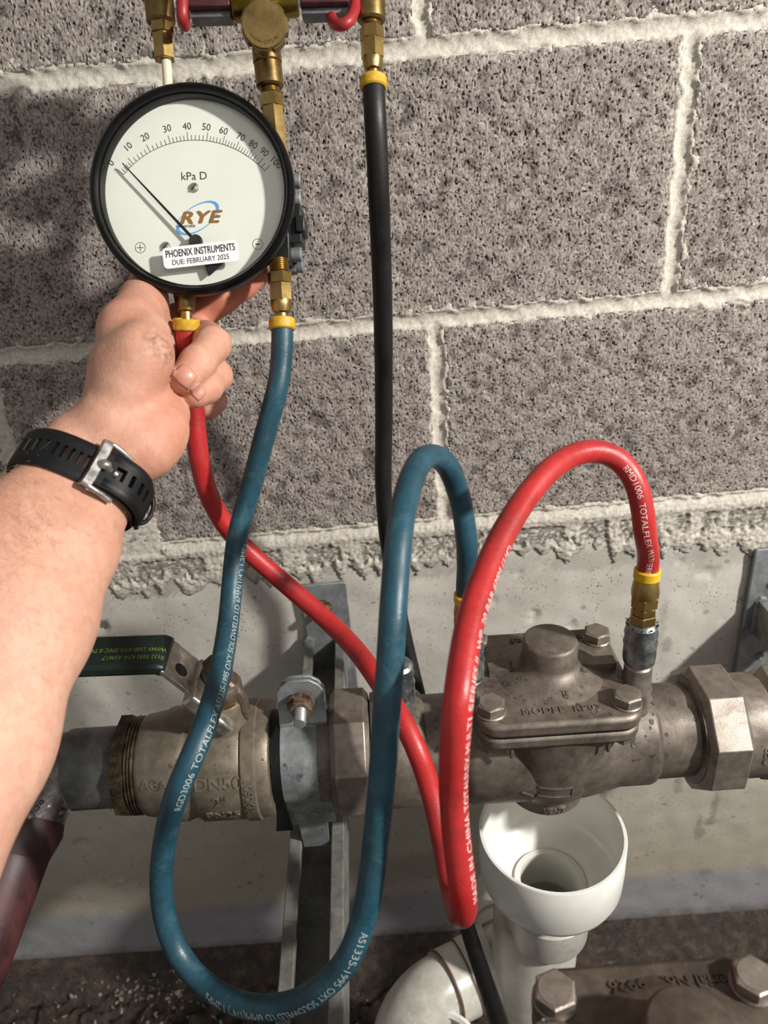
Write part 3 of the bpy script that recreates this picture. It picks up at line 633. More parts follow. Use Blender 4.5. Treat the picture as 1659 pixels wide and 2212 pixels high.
# ------------------------------------------------------------------ drain cup and white pipes
def m_pvc(name, c1, c2, grime=.3):
    n = NT(name); c = n.ramp(n.noise(30, 5), [(.3, c1), (.7, c2)]); c = n.mix(n.math('MULTIPLY', n.ramp(n.noise(16, 7, .75), [(.5, 0.0), (.75, 1.0)]), grime), c, '7a7263')
    c = n.mix(n.math('MULTIPLY', n.ramp(n.noise(420, 3, .7), [(.66, 0.0), (.72, 1.0)]), .6), c, 'f2f1ea')
    n.set(color=c, rough=.32, spec=.5); n.bump(n.noise(380, 4), .06, .0006); return n.m
PVC = m_pvc('white_pvc', 'd3d3cb', 'e2e2db', .12); PVCD = m_pvc('aged_pvc', 'aaa79d', 'c4c2ba', .75); REDG = simple('red_primer', '6d241b', '8d3a2c', rough=.5)
CUPC = PZ(1192, 1792, .5145); CM = zframe(CUPC, (0, 0, 1))
cu = thing('drain_cup', CUPC-np.array((0, 0, .12)), 'white plastic drain cup standing under the vent of the wall-side valve', 'drain cup')
R0 = .0570
m = MB(); m.lathe([(.0262, -.0625), (.0275, -.0612), (.040, -.0575), (.0505, -.051), (.0530, -.046), (.0535, -.002), (.0542, 0), (R0-.0008, 0), (R0, -.0012), (R0, -.030), (R0-.0008, -.046), (R0-.003, -.052), (.046, -.0585), (.0315, -.0645), (.0262, -.0645)], 72, CM, close=True); obj('cup', m, PVC, cu, smooth=40)
m = MB(); m.ring(.0258, .0278, -.0628, -.0606, 48, CM, ch=.0005); obj('primer_ring', m, REDG, cu)
dn = nrm((-.03, .015, -1)); S0 = CUPC+np.array((0, 0, -.060)); SMx = zframe(S0, -dn)
m = MB(); m.lathe([(.024, -.035), (.0288, -.035), (.0288, .001), (.024, .001)], 48, SMx, close=True); obj('spigot', m, PVC, cu)
m = MB(); m.lathe([(.026, -.062), (.0335, -.060), (.0345, -.057), (.0345, -.0265), (.0325, -.025), (.027, -.025)], 48, SMx, close=True); obj('pipe_socket', m, PVCD, cu)
m = MB(); m.ring(.0287, .0300, -.0256, -.0243, 48, SMx); obj('primer_ring', m, REDG, cu)
b2 = S0+dn*.052; be = S0+dn*.44; bz = floor_at(*be[:2])
m = MB(); of = np.array((-.006, .010, 0)); m.tube([S0+dn*.050+of, S0+dn*.058+of, S0+dn*.14+of, S0+dn*((S0[2]-bz+.02)/1.0)+of], [.0352, .0372, .0372, .0368], 40); obj('drain_pipe', m, PVCD, cu)
q0 = PY(1068, 1950, -.15); q1 = PY(1075, 2030, -.15)
dp = thing('drain_elbow', q1, 'grimy white plastic pipe elbow behind the black hose, left of the cup', 'pipe')
e0 = P(1105, 2058, .72); e1 = P(1010, 2110, .715); e2 = P(930, 2155, .70); e3 = P(880, 2225, .70); e4 = P(866, 2330, .715)
pts = [];  ctl = [e0, e1, e2, e3, e4]
def crom(ctl, n=10):
    c = [2*np.asarray(ctl[0])-ctl[1]]+list(ctl)+[2*np.asarray(ctl[-1])-ctl[-2]]; o = []
    for i in range(1, len(c)-2):
        p0, p1, p2, p3 = (np.asarray(x, float) for x in c[i-1:i+3])
        for t in np.linspace(0, 1, n, endpoint=False): o.append(.5*(2*p1+(p2-p0)*t+(2*p0-5*p1+4*p2-p3)*t*t+(-p0+3*p1-3*p2+p3)*t**3))
    o.append(np.asarray(ctl[-1], float)); return np.array(o)
pp = crom(ctl, 10)
m = MB(); m.tube(pp, .0300, 40); el = obj('elbow', m, PVCD, dp, smooth=60)
for a, b, r, nm in ((10, 16, .0326, 'pipe_socket'), (3, 10, .0335, 'pipe_socket')):
    m = MB(); m.tube(pp[a:b+1], r, 40); obj(nm, m, PVCD, dp, smooth=60)
for a in (10, 16):
    d = nrm(pp[a+1]-pp[a-1]); m = MB(); m.ring(.0325, .0340, -.0008, .0008, 48, zframe(pp[a], d)); obj('primer_ring', m, simple('brown_joint', '4b3424', '6a4a33', rough=.6), dp)
m = MB(); v0 = PY(1075, 1925, -.12); v1 = e0+np.array((-.008, .01, .0)); m.tube([v0, v0*.5+v1*.5, v1], .0250, 32); obj('riser_pipe', m, PVCD, dp)
m = MB(); vm = v0*.35+v1*.65; m.lathe([(.0245, -.012), (.0278, -.012), (.0285, -.009), (.0285, .010), (.0245, .0115)], 40, zframe(vm, v0-v1), close=True); obj('pipe_socket', m, PVCD, dp)
eb = bvh_of(el); zd = nrm(CC-e0); V, F = text_geo('W', .0075, bold=.02); m = MB(); xd = nrm(np.cross((0, 0, 1), zd)); xd = nrm(xd*.2+np.cross(zd, xd)*1.0)
cast_on(m, V, F, frame(P(1090, 2106, .66), xd, np.cross(zd, xd), zd), eb, .0003, .2); obj('printed_lettering', m, RUBBER, dp, smooth=0)
c0 = P(955, 2290, .66); m = MB(); m.ring(.030, .036, -.012, .012, 40, zframe(c0, nrm(CC-c0+np.array((0, 0, .3)))), ch=.003); obj('open_socket', m, PVC, dp)
# ------------------------------------------------------------------ the test kit: gauge, manifold, hoses (gauge plane X right, Y up, N out)
GX = nrm((.9978, -.0465, -.0464)); GN = nrm((-.0257, -.9268, .3747)); GY = np.cross(GN, GX); GO = P(411.7, 407.6, .455)
GF = frame(GO, GX, GY, GN); GW = tov(GF)
def G(px, py, n=0.0):
    """where a pixel's sight line meets the plane n of the gauge frame (local x, y)"""
    d = ray(px, py); o = CC-GO; t = (n-o@GN)/(d@GN); q = o+d*t; return np.array((q@GX, q@GY, n))
GPX = .455/1661
INK = simple('black_print', '1c1d1e', rough=.6); DIAL = simple('dial_enamel', 'd9dcd0', 'dfe2d6', rough=.38, scale=20)
BEZ = simple('black_bezel', '050506', '0b0b0c', rough=.25, scale=40, rough2=.36, spec=.22)
BLACKP = simple('black_anodised', '0d0e0f', '1d1e20', rough=.38, scale=120, bump=.1, bscale=1500)
def m_glass():
    n = NT('gauge_glass'); t = n.t; tr = n.n.new('ShaderNodeBsdfTransparent'); gl = n.n.new('ShaderNodeBsdfGlossy'); gl.inputs['Roughness'].default_value = .03
    lw = n.n.new('ShaderNodeLayerWeight'); fc = n.math('ADD', n.math('MULTIPLY', n.math('POWER', lw.outputs['Facing'], 5.0), .5), .022); mx = n.n.new('ShaderNodeMixShader')
    t.links.new(fc, mx.inputs[0]); t.links.new(tr.outputs[0], mx.inputs[1]); t.links.new(gl.outputs[0], mx.inputs[2]); t.links.new(mx.outputs[0], n.n['Material Output'].inputs[0]); return n.m
GLASS = m_glass()
ga = thing('pressure_gauge', GO, 'round black differential pressure gauge with a white dial, held in the hand', 'gauge')
R = .0611
m = MB(); m.lathe([(.0548, -.0125), (.0548, -.0046), (.0554, -.0036), (.0560, -.0036), (.0564, -.0014), (.0574, .0002), (.0590, .0004), (.0606, -.0012), (R, -.0036), (R, -.0078), (.0606, -.0098), (.0598, -.0106), (.0602, -.0122), (.0596, -.0150), (.0560, -.0165), (.0548, -.0165)], 120, GF, close=True)
obj('bezel', m, BEZ, ga, smooth=50)
m = MB(); m.lathe([(0, -.048), (.030, -.048), (.044, -.045), (.0490, -.038), (.0505, -.016), (.0550, -.0150), (.0550, -.0122), (0, -.0122)], 96, GF); obj('case', m, BLACKP, ga, smooth=40)
DN = -.0110
m = MB(); m.lathe([(0, DN-.001), (.0549, DN-.001), (.0549, DN), (0, DN)], 96, GF); dl = obj('dial_plate', m, DIAL, ga, smooth=30)
m = MB(); m.lathe([(0, -.0046), (.0550, -.0046), (.0550, -.0038), (0, -.0038)], 96, GF); obj('glass', m, GLASS, ga, smooth=30)
def dpt(px, py): return G(px, py, DN)[:2]
def flat(mb, V, F, c, rot, lift=.00012, base=DN):
    cr, sr = math.cos(rot), math.sin(rot); X = V[:, 0]*cr-V[:, 1]*sr+c[0]; Y = V[:, 0]*sr+V[:, 1]*cr+c[1]
    return mb.add(np.stack([X, Y, V[:, 2]+base+lift], 1), F, GF)
def stroke(mb, a, b, w, lift=.00012, base=DN):
    a = np.asarray(a, float); b = np.asarray(b, float); d = nrm(b-a); q = np.array((-d[1], d[0]))*w/2
    return mb.add([(*(a-q), base+lift), (*(b-q), base+lift), (*(b+q), base+lift), (*(a+q), base+lift)], [(0, 1, 2, 3)], GF)
# scale: arc through the printed points
def cz(x, y): return 150+x/2.37, y/2.37
AP = [(cz(*a), v) for a, v in (((285, 900), 0), ((325, 838), 10), ((410, 770), 20), ((516, 732), 30), ((607, 720), 40), ((703, 727), 50), ((783, 742), 60), ((850, 768), 70), ((915, 803), 80), ((968, 838), 90), ((1001, 872), 100))]
pA = np.array([dpt(*a) for a, v in AP]); M3 = np.c_[2*pA, np.ones(len(pA))]; sol = np.linalg.lstsq(M3, (pA**2).sum(1), rcond=None)[0]; ac = sol[:2]; arad = math.sqrt(sol[2]+ac@ac)
aang = np.array([math.atan2(*(p-ac)[::-1]) for p in pA]); aval = np.array([v for a, v in AP], float)
m = MB(); tt = np.linspace(aang[0], aang[-1], 80); ap = [ac+arad*np.array((math.cos(t), math.sin(t))) for t in tt]
for a, b in zip(ap[:-1], ap[1:]): stroke(m, a, b, .00032)
tk = 0
for v in range(0, 101, 2):
    if 80 < v and v % 10 not in (0, 4, 5, 6): pass
    if v > 82 and v % 5 not in (0,) : continue
    t = np.interp(v, aval, aang); d = np.array((math.cos(t), math.sin(t))); ln = .0048 if v % 10 == 0 else .0030; stroke(m, ac+d*arad, ac+d*(arad+ln), .0003)
for v in (85, 95):
    t = np.interp(v, aval, aang); d = np.array((math.cos(t), math.sin(t))); stroke(m, ac+d*arad, ac+d*(arad+.0034), .0003)
obj('scale_marks', m, INK, dl, smooth=0)
m = MB()
for (x, y), v in (((215, 835), 0), ((300, 753), 10), ((388, 703), 20), ((500, 660), 30), ((602, 648), 40), ((701, 652), 50), ((789, 671), 60), ((877, 702), 70), ((940, 741), 80), ((997, 779), 90), ((1056, 832), 100)):
    c = dpt(*cz(x, y)); t = np.interp(v, aval, aang); V, F = text_geo(str(v), .0058, sx=.92); flat(m, V, F, c, t-math.pi/2)
obj('scale_numerals', m, INK, dl, smooth=0); m = MB()
V, F = text_geo('kPa D', .0066); flat(m, V, F, dpt(*cz(638, 903)), .0); obj('dial_lettering', m, INK, dl, smooth=0)
for (x, y), sgn in (((363, 1268), 1), ((964, 1250), 0)):
    m = MB(); c = dpt(*cz(x, y)); tt = np.linspace(0, 2*math.pi, 33); pp = [c+.0031*np.array((math.cos(t), math.sin(t))) for t in tt]
    for a, b in zip(pp[:-1], pp[1:]): stroke(m, a, b, .00028)
    stroke(m, c+(-.0021 if sgn else -.0013, 0), c+(.0021 if sgn else .0013, 0), .00035 if sgn else .0007)
    if sgn: stroke(m, c+(0, -.0021), c+(0, .0021), .00035)
    obj('port_mark', m, INK, dl, smooth=0)
# emblem: a slanted word crossed by a blue orbit
m = MB(); V, F = text_geo('RYE', .0100, bold=.045, sx=1.34, shear=.30, spacing=1.1); flat(m, V, F, dpt(*cz(662, 1116)), .01, .00022); obj('emblem_word', m, simple('bronze_print', '7a5426', '8a6230', rough=.5), dl, smooth=0)
m = MB(); ec = dpt(*cz(656, 1116)); ea, eb_, er = .0150, .0072, math.radians(31)
def ell(t, k=1.0): x, y = ea*math.cos(t)*k, eb_*math.sin(t)*k; return ec+np.array((x*math.cos(er)-y*math.sin(er), x*math.sin(er)+y*math.cos(er)))
for t0, t1, w0, w1 in ((math.radians(-28), math.radians(150), .0021, .0003), (math.radians(152), math.radians(338), .0021, .0003)):
    ts = np.linspace(t0, t1, 50); Vs = []
    for i, t in enumerate(ts):
        w = w0*(1-i/49)**.7+w1; a = ell(t, 1-w/ea*.9); b = ell(t); Vs += [(*a, DN+.00016), (*b, DN+.00016)]
    m.add(Vs, [(2*i, 2*i+1, 2*i+3, 2*i+2) for i in range(49)], GF)
obj('emblem_orbit', m, simple('blue_print', '4b8fd0', '62a4de', rough=.5), dl, smooth=0)
m = MB(); V, F = text_geo('Australia', .0028, shear=.25, sx=1.1); flat(m, V, F, dpt(*cz(598, 1157)), .01, .00026); obj('emblem_lettering', m, INK, dl, smooth=0)
for x, y in ((640, 961), (496, 1262), (828, 1258)):
    c = dpt(*cz(x, y)); F0 = frame(GW((*c, DN)), GX, GY, GN); m = MB(); m.lathe([(.0028, 0), (.0029, .0006), (.0024, .0014), (.0012, .0018), (0, .0019)], 20, F0); s_ = obj('screw', m, STEEL, ga)
    m = MB(); m.box((0, 0, .00175), (.0046, .0006, .0006), F0 @ np.array(Matrix.Rotation(.9, 4, 'Z'))); obj('slot', m, RUBBER, s_, smooth=0)
hub = dpt(*cz(656, 1245)); tip = dpt(*cz(278, 842)); PN = DN+.0042
def lift2(p): return np.asarray(p)
HF = frame(GW((*hub, DN)), GX, GY, GN); m = MB(); m.lathe([(0, 0), (.0030, 0), (.0030, .0028), (.0041, .003), (.0041, .0050), (.0036, .0056), (0, .0056)], 32, HF); hb = obj('hub', m, simple('gunmetal', '3c3d3b', '5a5b58', rough=.35, metal=.8), ga)
m = MB(); m.lathe([(.0007, .0055), (.0007, .0060), (0, .0060)], 12, HF); obj('pivot', m, INK, hb)
d = nrm(tip-hub); q = np.array((-d[1], d[0])); PT = hub+d*np.linalg.norm(tip-hub)*.985
m = MB(); z0, z1 = PN-.0004, PN+.0003
m.add([(*(hub-q*.0010), z0), (*(PT-q*.00035), z0), (*(PT+q*.00035), z0), (*(hub+q*.0010), z0), (*(hub-q*.0010), z1), (*(PT-q*.00035), z1), (*(PT+q*.00035), z1), (*(hub+q*.0010), z1)], [(0, 3, 2, 1), (4, 5, 6, 7), (0, 1, 5, 4), (1, 2, 6, 5), (2, 3, 7, 6), (3, 0, 4, 7)], GF); obj('pointer', m, RUBBER, ga, smooth=0)
a0, a1 = [math.atan2(*(dpt(*cz(x, y))-hub)[::-1]) for x, y in ((722, 1425), (822, 1330))]; rr = np.linalg.norm(dpt(*cz(722, 1421))-hub)
pl = [tuple(hub+np.array((math.cos(a0+.1), math.sin(a0+.1)))*.003)]+[tuple(hub+rr*np.array((math.cos(t), math.sin(t)))*(1-.06*abs(math.sin(4*(t-a0))))) for t in np.linspace(a0, a1, 14)]
m = MB(); m.prism(pl, PN-.0005, PN+.0003, GF); obj('pointer_tail', m, RUBBER, ga, smooth=0)
# calibration sticker on the glass
sc = (dpt(*cz(672, 1303))); SN = -.0038; c = G(*cz(672, 1303), SN)[:2]; sr = math.radians(4.6)
cr, sr_ = math.cos(sr), math.sin(sr); SFm = frame(GW((*c, SN)), GX*cr+GY*sr_, -GX*sr_+GY*cr, GN)
m = MB(); m.prism(rrect(.0458, .0123, .0026, 6), .0, .00012, SFm); sk = obj('calibration_sticker', m, simple('white_sticker', 'e4e4e6', rough=.55), ga, smooth=0)
m = MB(); V, F = text_geo('PHOENIX INSTRUMENTS', .0060, bold=.022, sx=.635); m.add(V+np.array((0, .0021, .0002)), F, SFm); V, F = text_geo('DUE: FEBRUARY 2025', .0043, bold=.006, sx=.86); m.add(V+np.array((-.0004, -.0031, .0002)), F, SFm); obj('sticker_lettering', m, INK, sk, smooth=0)
# pressure block and its screws at the back right
b0 = G(588, 360, -.035); b1 = G(632, 575, -.035)
m = MB(); m.box(((b0[0]+b1[0])/2, (b0[1]+b1[1])/2, -.038), (b1[0]-b0[0], b0[1]-b1[1], .030), GF); blk = obj('pressure_block', m, BLACKP, ga, smooth=30, bevel=.001)
b0 = G(610, 447, -.034); b1 = G(655, 530, -.034); m = MB(); m.box(((b0[0]+b1[0])/2, (b0[1]+b1[1])/2, -.038), (b1[0]-b0[0], b0[1]-b1[1], .022), GF); b2 = G(650, 488, -.03); m.box((b2[0], b2[1], -.034), (.006, .010, .020), GF); obj('side_cover', m, BLACKP, ga, smooth=30, bevel=.0008)
b0 = G(585, 562, -.042); b1 = G(640, 588, -.042); m = MB(); m.box(((b0[0]+b1[0])/2, (b0[1]+b1[1])/2, -.046), (b1[0]-b0[0], b0[1]-b1[1], .010), GF); obj('mounting_plate', m, simple('grey_plate', '45464a', '5c5d60', rough=.5, metal=.4), ga, smooth=30, bevel=.0006)
for (x, y, n) in ((641, 392, -.047), (641, 430, -.034), (643, 550, -.034), (647, 574, -.045)):
    g0 = G(x, y, n); Mx = frame(GW(g0-np.array((.006, 0, 0))), GY, GN, GX); m = MB(); m.lathe([(0, -.004), (.0030, -.004), (.0030, .002), (.0044, .0021), (.0046, .0026), (.0046, .0082), (.0040, .0088), (.0022, .0088), (.0022, .0066), (0, .0066)], 20, Mx); obj('cap_screw', m, GALV, ga, smooth=30)

# brass fittings strung on an axis, given as (pixel row, half width in px, shape)
def chain(parent, name, ax, segs, mat, n0=-.02):
    """ax: two pixels giving an axis in the plane n0 of the gauge frame; segs: (y0, y1, half width px, kind)"""
    A0, A1 = GW(G(*ax[0], n0)), GW(G(*ax[1], n0)); d = A1-A0; out = []
    for y0, y1, hw, kind, mt in segs:
        t0 = (y0-ax[0][1])/(ax[1][1]-ax[0][1]); t1 = (y1-ax[0][1])/(ax[1][1]-ax[0][1]); p = A0+d*t0; L = np.linalg.norm(d)*(t1-t0); r = hw*((A0-CC)@CF)/FPX; M = zframe(p, d, GX); m = MB()
        if kind == 'hex': m.hexp(r*1.06, 0, L, M, 6, .10, .12); nm = 'hex_nut'
        elif kind == 'hexf': m.hexp(r*1.06, 0, L, M, 6, .06, math.pi/6-.25); nm = 'hex_coupling'
        elif kind == 'thread':
            pr = []; z = 0
            while z < L-.0006: pr += [(r, z), (r*.88, z+.0006)]; z += .0012
            m.lathe([(0, 0)]+pr+[(r*.9, L), (0, L)], 24, M); nm = 'thread'
        elif kind == 'tail': m.lathe([(0, 0), (r*1.0, 0), (r*1.03, L*.15), (r*.98, L*.5), (r*.86, L*.92), (r*.72, L), (0, L)], 28, M); nm = 'hose_tail'
        elif kind == 'tailup': m.lathe([(0, 0), (r*.72, 0), (r*.86, L*.08), (r*.98, L*.5), (r*1.03, L*.85), (r, L), (0, L)], 28, M); nm = 'hose_tail'
        elif kind == 'neck': m.lathe([(r, 0), (r, L)], 20, M); nm = 'neck'
        else:
            c = min(.0012, L*.2); m.lathe([(0, 0), (r-c, 0), (r, c), (r, L-c), (r-c, L), (0, L)], 36, M); nm = 'barrel' if kind == 'cyl' else kind
        out.append(obj(nm, m, mt or mat, parent, smooth=28))
    return out
YEL = simple('yellow_band', 'b08a1c', 'c9a22e', rough=.5, scale=200, bump=.1, bscale=800); YEL2 = simple('bright_yellow_band', 'c9a018', 'dcb62a', rough=.45)
BURG = simple('burgundy_anodised', '3a1a20', '542a30', rough=.5, metal=.2, scale=90); ALU = simple('dull_aluminium', '6a6b6c', '87888a', rough=.5, metal=.6, scale=80); REDC = simple('red_coated_wire', '8e1f24', 'a52a2e', rough=.45, scale=60); NYL = NT('translucent_nylon').set(color='cfc9ae', rough=.35, sss=.3, sscale=.01).m
mf = thing('valve_manifold', GW(G(570, 20, -.02)), 'brass valve manifold with red lever loops and round knob, above the gauge', 'manifold')
chain(mf, 'f', ((343, 0), (356, 130)), [(-90, 52, 31, 'elbow_body', BRASSD), (48, 76, 25, 'hex', BRASS), (74, 130, 22, 'hexf', BRASS)], BRASS)
chain(mf, 'f', ((359, 130), (366, 230)), [(128, 245, 10.5, 'nylon_tube', NYL)], NYL)
ch = chain(mf, 'f', ((574, 95), (598, 330)), [(70, 140, 31, 'valve_body', BRASSD), (136, 190, 30, 'cyl', BRASSD), (188, 206, 21, 'thread', BRASS), (204, 233, 25, 'hex', BRASS), (231, 420, 23, 'hexf', BRASS)], BRASS)
chain(mf, 'f', ((801, 0), (806, 165)), [(-90, 48, 31, 'elbow_body', BRASSD), (46, 60, 21, 'thread', BRASS), (59, 88, 25, 'hex', BRASS)], BRASS)
a, b = GW(G(503, 8, -.02)), GW(G(642, -6, -.02)); m = MB(); M = zframe(a, b-a); Lb = np.linalg.norm(b-a); m.lathe([(0, 0), (.0098, 0), (.0105, .001), (.0105, Lb-.001), (.0098, Lb), (0, Lb)], 36, M); m.tube([GW(G(572, 0, -.02)), GW(G(570, 60, -.012))], .0060, 20); obj('tee_body', m, simple('olive_brass', '6e5c22', '93803a', rough=.26, metal=1.0, scale=60), mf)
for x0, x1, y0, yt in ((409, 503, 29, 0), (648, 755, 21, 1)):
    m = MB(); p0 = G(x0, -60, -.02); p1 = G(x1, y0, -.02); c = ((p0[0]+p1[0])/2, (p0[1]+p1[1])/2, -.02); m.box(c, (p1[0]-p0[0], p0[1]-p1[1], .018), GF); o = obj('side_block', m, BURG, mf, smooth=30, bevel=.0008)
    p2 = G((x0+x1)/2, y0+9, -.022); m = MB(); m.box((p2[0]+.0006, p2[1], -.0225), (p1[0]-p0[0]-.001, .0044, .011), GF); obj('edge_strip', m, ALU, o, smooth=30, bevel=.0004)
for pts in ([(396, -70, -.004), (394, 0, .000), (394, 35, .000), (397, 52, -.006), (400, 54, -.014), (398, 40, -.024), (396, -40, -.03)], [(772, -60, -.022), (768, 5, -.016), (762, 32, -.010), (748, 50, -.006), (731, 54, -.008), (719, 46, -.014), (715, 30, -.024)]):
    m = MB(); m.tube(crom([GW(G(*p)) for p in pts], 8), .0034, 16); obj('lever_loop', m, REDC, mf, smooth=60)
kc_ = GW(G(572, 57, .004)); KF = zframe(kc_, GN*.96+GX*.10-GY*.12, GX); m = MB()
n = 84; pr = []
for j in range(n):
    a = j*2*math.pi/n; s = (a*7/(2*math.pi)) % 1; pr.append(.0137-(.0016 if .38 < s < .62 else 0))
prof = [(.80, -.006), (.98, -.0052), (1.0, -.0045), (1.0, .0015), (.985, .0025)]
V = [(k*r*math.cos(j*2*math.pi/n), k*r*math.sin(j*2*math.pi/n), z) for k, z in prof for j, r in enumerate(pr)]; F = [(i*n+j, i*n+(j+1) % n, (i+1)*n+(j+1) % n, (i+1)*n+j) for i in range(4) for j in range(n)]+[tuple(4*n+j for j in range(n)), tuple(range(n-1, -1, -1))]
m.add(V, F, KF); m.lathe([(0, .002), (.0128, .002), (.0128, .0036), (.0124, .0040), (0, .0040)], 48, KF); m.lathe([(.0055, -.018), (.0055, -.005)], 24, KF)
kb_ = obj('bleed_knob', m, BRASSD, mf, smooth=30)
m = MB(); V, F = text_geo('OPEN', .0030, spacing=1.2)
for v in V:
    a = -math.pi/2+.35+v[0]/.0095; v[:] = (math.cos(a)*(.0095-v[1]), math.sin(a)*(.0095-v[1]), .0042)
m.add(V, F, KF); tt = np.linspace(-2.6, -1.75, 12)
for a, b in zip(tt[:-1], tt[1:]):
    m.add([(r*math.cos(t), r*math.sin(t), .0042) for t, r in ((a, .0093), (b, .0093), (b, .0097), (a, .0097))], [(0, 1, 2, 3)], KF)
obj('engraved_lettering', m, simple('dark_engraving', '4a3616', rough=.5, metal=.6), kb_, smooth=0)

# hoses
HD = .0135
def m_hose(name, c1, c2, dirt, rough=.34, scuff=None):
    n = NT(name); c = n.ramp(n.noise(40, 6, .65), [(.35, c1), (.65, c2)]); c = n.mix(n.math('MULTIPLY', n.ramp(n.noise(26, 7, .78), [(.48, 0.0), (.72, 1.0)]), .65), c, dirt)
    if scuff: c = n.mix(n.math('MULTIPLY', n.ramp(n.noise(55, 6, .7, dist=1.0), [(.54, 0.0), (.68, 1.0)]), .45), c, scuff)
    c = n.mix(n.math('MULTIPLY', n.ramp(n.noise(700, 2, .6), [(.62, 0.0), (.72, 1.0)]), .45), c, dirt)
    n.set(color=c, rough=n.ramp(n.noise(50, 5), [(.35, rough), (.7, rough+.2)]), spec=.45); n.bump(n.math('ADD', n.noise(850, 3), n.noise(300, 2)), .22, .0005); return n.m
BLUEH = m_hose('blue_hose', '163946', '214b5a', '24343a', .34, '45646e'); REDH = m_hose('red_hose', '9f2022', 'b32b2a', '5e2320', .32); BLKH = m_hose('black_hose', '060607', '0b0b0c', '131313', .45)
PRW = simple('white_print', 'a9b0ad', '8b9694', rough=.6, scale=400, lo=.3, hi=.7)
def resample(pts, step=.004, smooth=3):
    p = crom(pts, 14); d = np.r_[0, np.cumsum(np.linalg.norm(np.diff(p, axis=0), axis=1))]; n = int(d[-1]/step)+2; s = np.linspace(0, d[-1], n)
    q = np.stack([np.interp(s, d, p[:, k]) for k in range(3)], 1)
    for _ in range(smooth): q[1:-1] = q[1:-1]*.5+(q[:-2]+q[2:])*.25
    return q
def hose(name, pts, mat, label, r=HD/2):
    path = resample(pts); t = thing(name, path[0], label, 'hose', 'gauge test hoses'); m = MB(); m.tube(path, r, 24); o = obj('hose_tube', m, mat, t, smooth=180); return t, path, r
def ferrule(t, p, d, r, mat, w=.0072):
    m = MB(); m.ring(r*.8, r*1.22, -w*.15, w*.85, 32, zframe(p, d), ch=.0009); return obj('ferrule', m, mat, t)
def hosetext(t, path, r, s, s0, size, ang, mat, rev=False, name='printed_lettering', view=None, gap=0, lift=.00018, sx=1.0):
    """print running along the hose from arc length s0; ang: offset round the hose from the side that faces the room, number or function of length"""
    d = np.r_[0, np.cumsum(np.linalg.norm(np.diff(path, axis=0), axis=1))]; T = np.gradient(path, axis=0); T /= np.linalg.norm(T, axis=1)[:, None]
    V, F = text_geo(s, size, sx=sx, align='LEFT'); u = s0+(-V[:, 0] if rev else V[:, 0]); out = []
    f = np.array(view if view is not None else (.1, -1, .45)); f = f/np.linalg.norm(f); sgn = -1 if rev else 1
    for k in range(len(V)):
        p = np.array([np.interp(u[k], d, path[:, i]) for i in range(3)]); tt = np.array([np.interp(u[k], d, T[:, i]) for i in range(3)]); tt /= np.linalg.norm(tt)
        b = f-tt*(f@tt); b /= np.linalg.norm(b); c = np.cross(b, tt*sgn)      # c is the letters' up direction
        a = (ang(u[k]) if callable(ang) else ang)+V[k, 1]/r; out.append(p+(b*math.cos(a)+c*math.sin(a))*(r+lift))
    m = MB(); m.add(out, F); o = obj(name, m, mat, t, smooth=0); return u.max()
def hp(*l): return [P(x, y, FPX*HD/w) for x, y, w in l]

# blue
be = TCT['m']+np.array((0, 0, .0))
bt = be+np.array((0, 0, .030))
bl_pts = hp((609, 692, 47.2), (610, 735, 47.2), (607, 790, 47), (598, 845, 47), (579, 915, 46.5), (560, 985, 46), (547, 1037, 45.5), (529, 1100, 45), (513, 1157, 45), (503, 1240, 45), (494, 1340, 46), (474, 1459, 49), (438, 1579, 53), (388, 1698, 54), (359, 1800, 51), (348, 1905, 49.5), (359, 1995, 49), (392, 2070, 49), (450, 2133, 50), (529, 2172, 52), (622, 2171, 54), (700, 2130, 56), (754, 2068, 57), (784, 1990, 57), (802, 1900, 58), (815, 1790, 59), (823, 1702, 60), (830, 1611, 61), (836, 1521, 62), (843, 1430, 62), (848, 1340, 62), (854, 1250, 61), (861, 1170, 60), (872, 1095, 58), (890, 1030, 56), (912, 993, 54), (940, 985, 51.5), (966, 1005, 50), (986, 1050, 48.5), (1000, 1105, 47.5), (1008, 1170, 47))+[P(1010, 1225, FPX*HD/46), bt+np.array((0, 0, .010)), bt]
BH, BP, r_ = hose('blue_hose', bl_pts, BLUEH, 'blue rubber hose looping low from the right side of the gauge to a test cock')
ferrule(BH, BP[0], BP[1]-BP[0], r_, YEL); ferrule(BH, BP[-1], BP[-3]-BP[-1], r_, YEL2)
DS = np.r_[0, np.cumsum(np.linalg.norm(np.diff(BP, axis=0), axis=1))]
def s_at(path, px, py, ds):
    v = path-CC; z = v@CF; xy = np.stack([829.5+FPX*(v@CR)/z, 1106-FPX*(v@CU)/z], 1); return ds[np.argmin(np.hypot(xy[:, 0]-px, xy[:, 1]-py))]
sA = s_at(BP, 380, 1720, DS); sB = s_at(BP, 560, 2175, DS); sC = s_at(BP, 838, 1600, DS)
bang = lambda u: float(np.interp(u, [sA-.2, sA-.1, sA, sB-.06, sB, sB+.1, sC, sC+.3], [-1.05, -.75, -.55, -.2, -.05, .15, 1.15, 1.25]))
hosetext(BH, BP, r_, 'RGD3006 TOTALFLEX AS1335-1995 OXY SOLOWELD I.D 6MM(1/4") 1.2MPa', s_at(BP, 385, 1735, DS), .0054, bang, PRW, rev=True)
hosetext(BH, BP, r_, 'AS1335-1995 OXY SOLOWELD I.D 6MM(1/4") 1.2MPa', s_at(BP, 776, 1995, DS), .0058, bang, PRW, rev=True)
hosetext(BH, BP, r_, 'RGD3006 TOTALFLEX', s_at(BP, 835, 1560, DS), .0060, bang, simple('shaded_print', '4b4f4c', rough=.7), rev=True)  # same white print, its colour darkened to stand in for shade
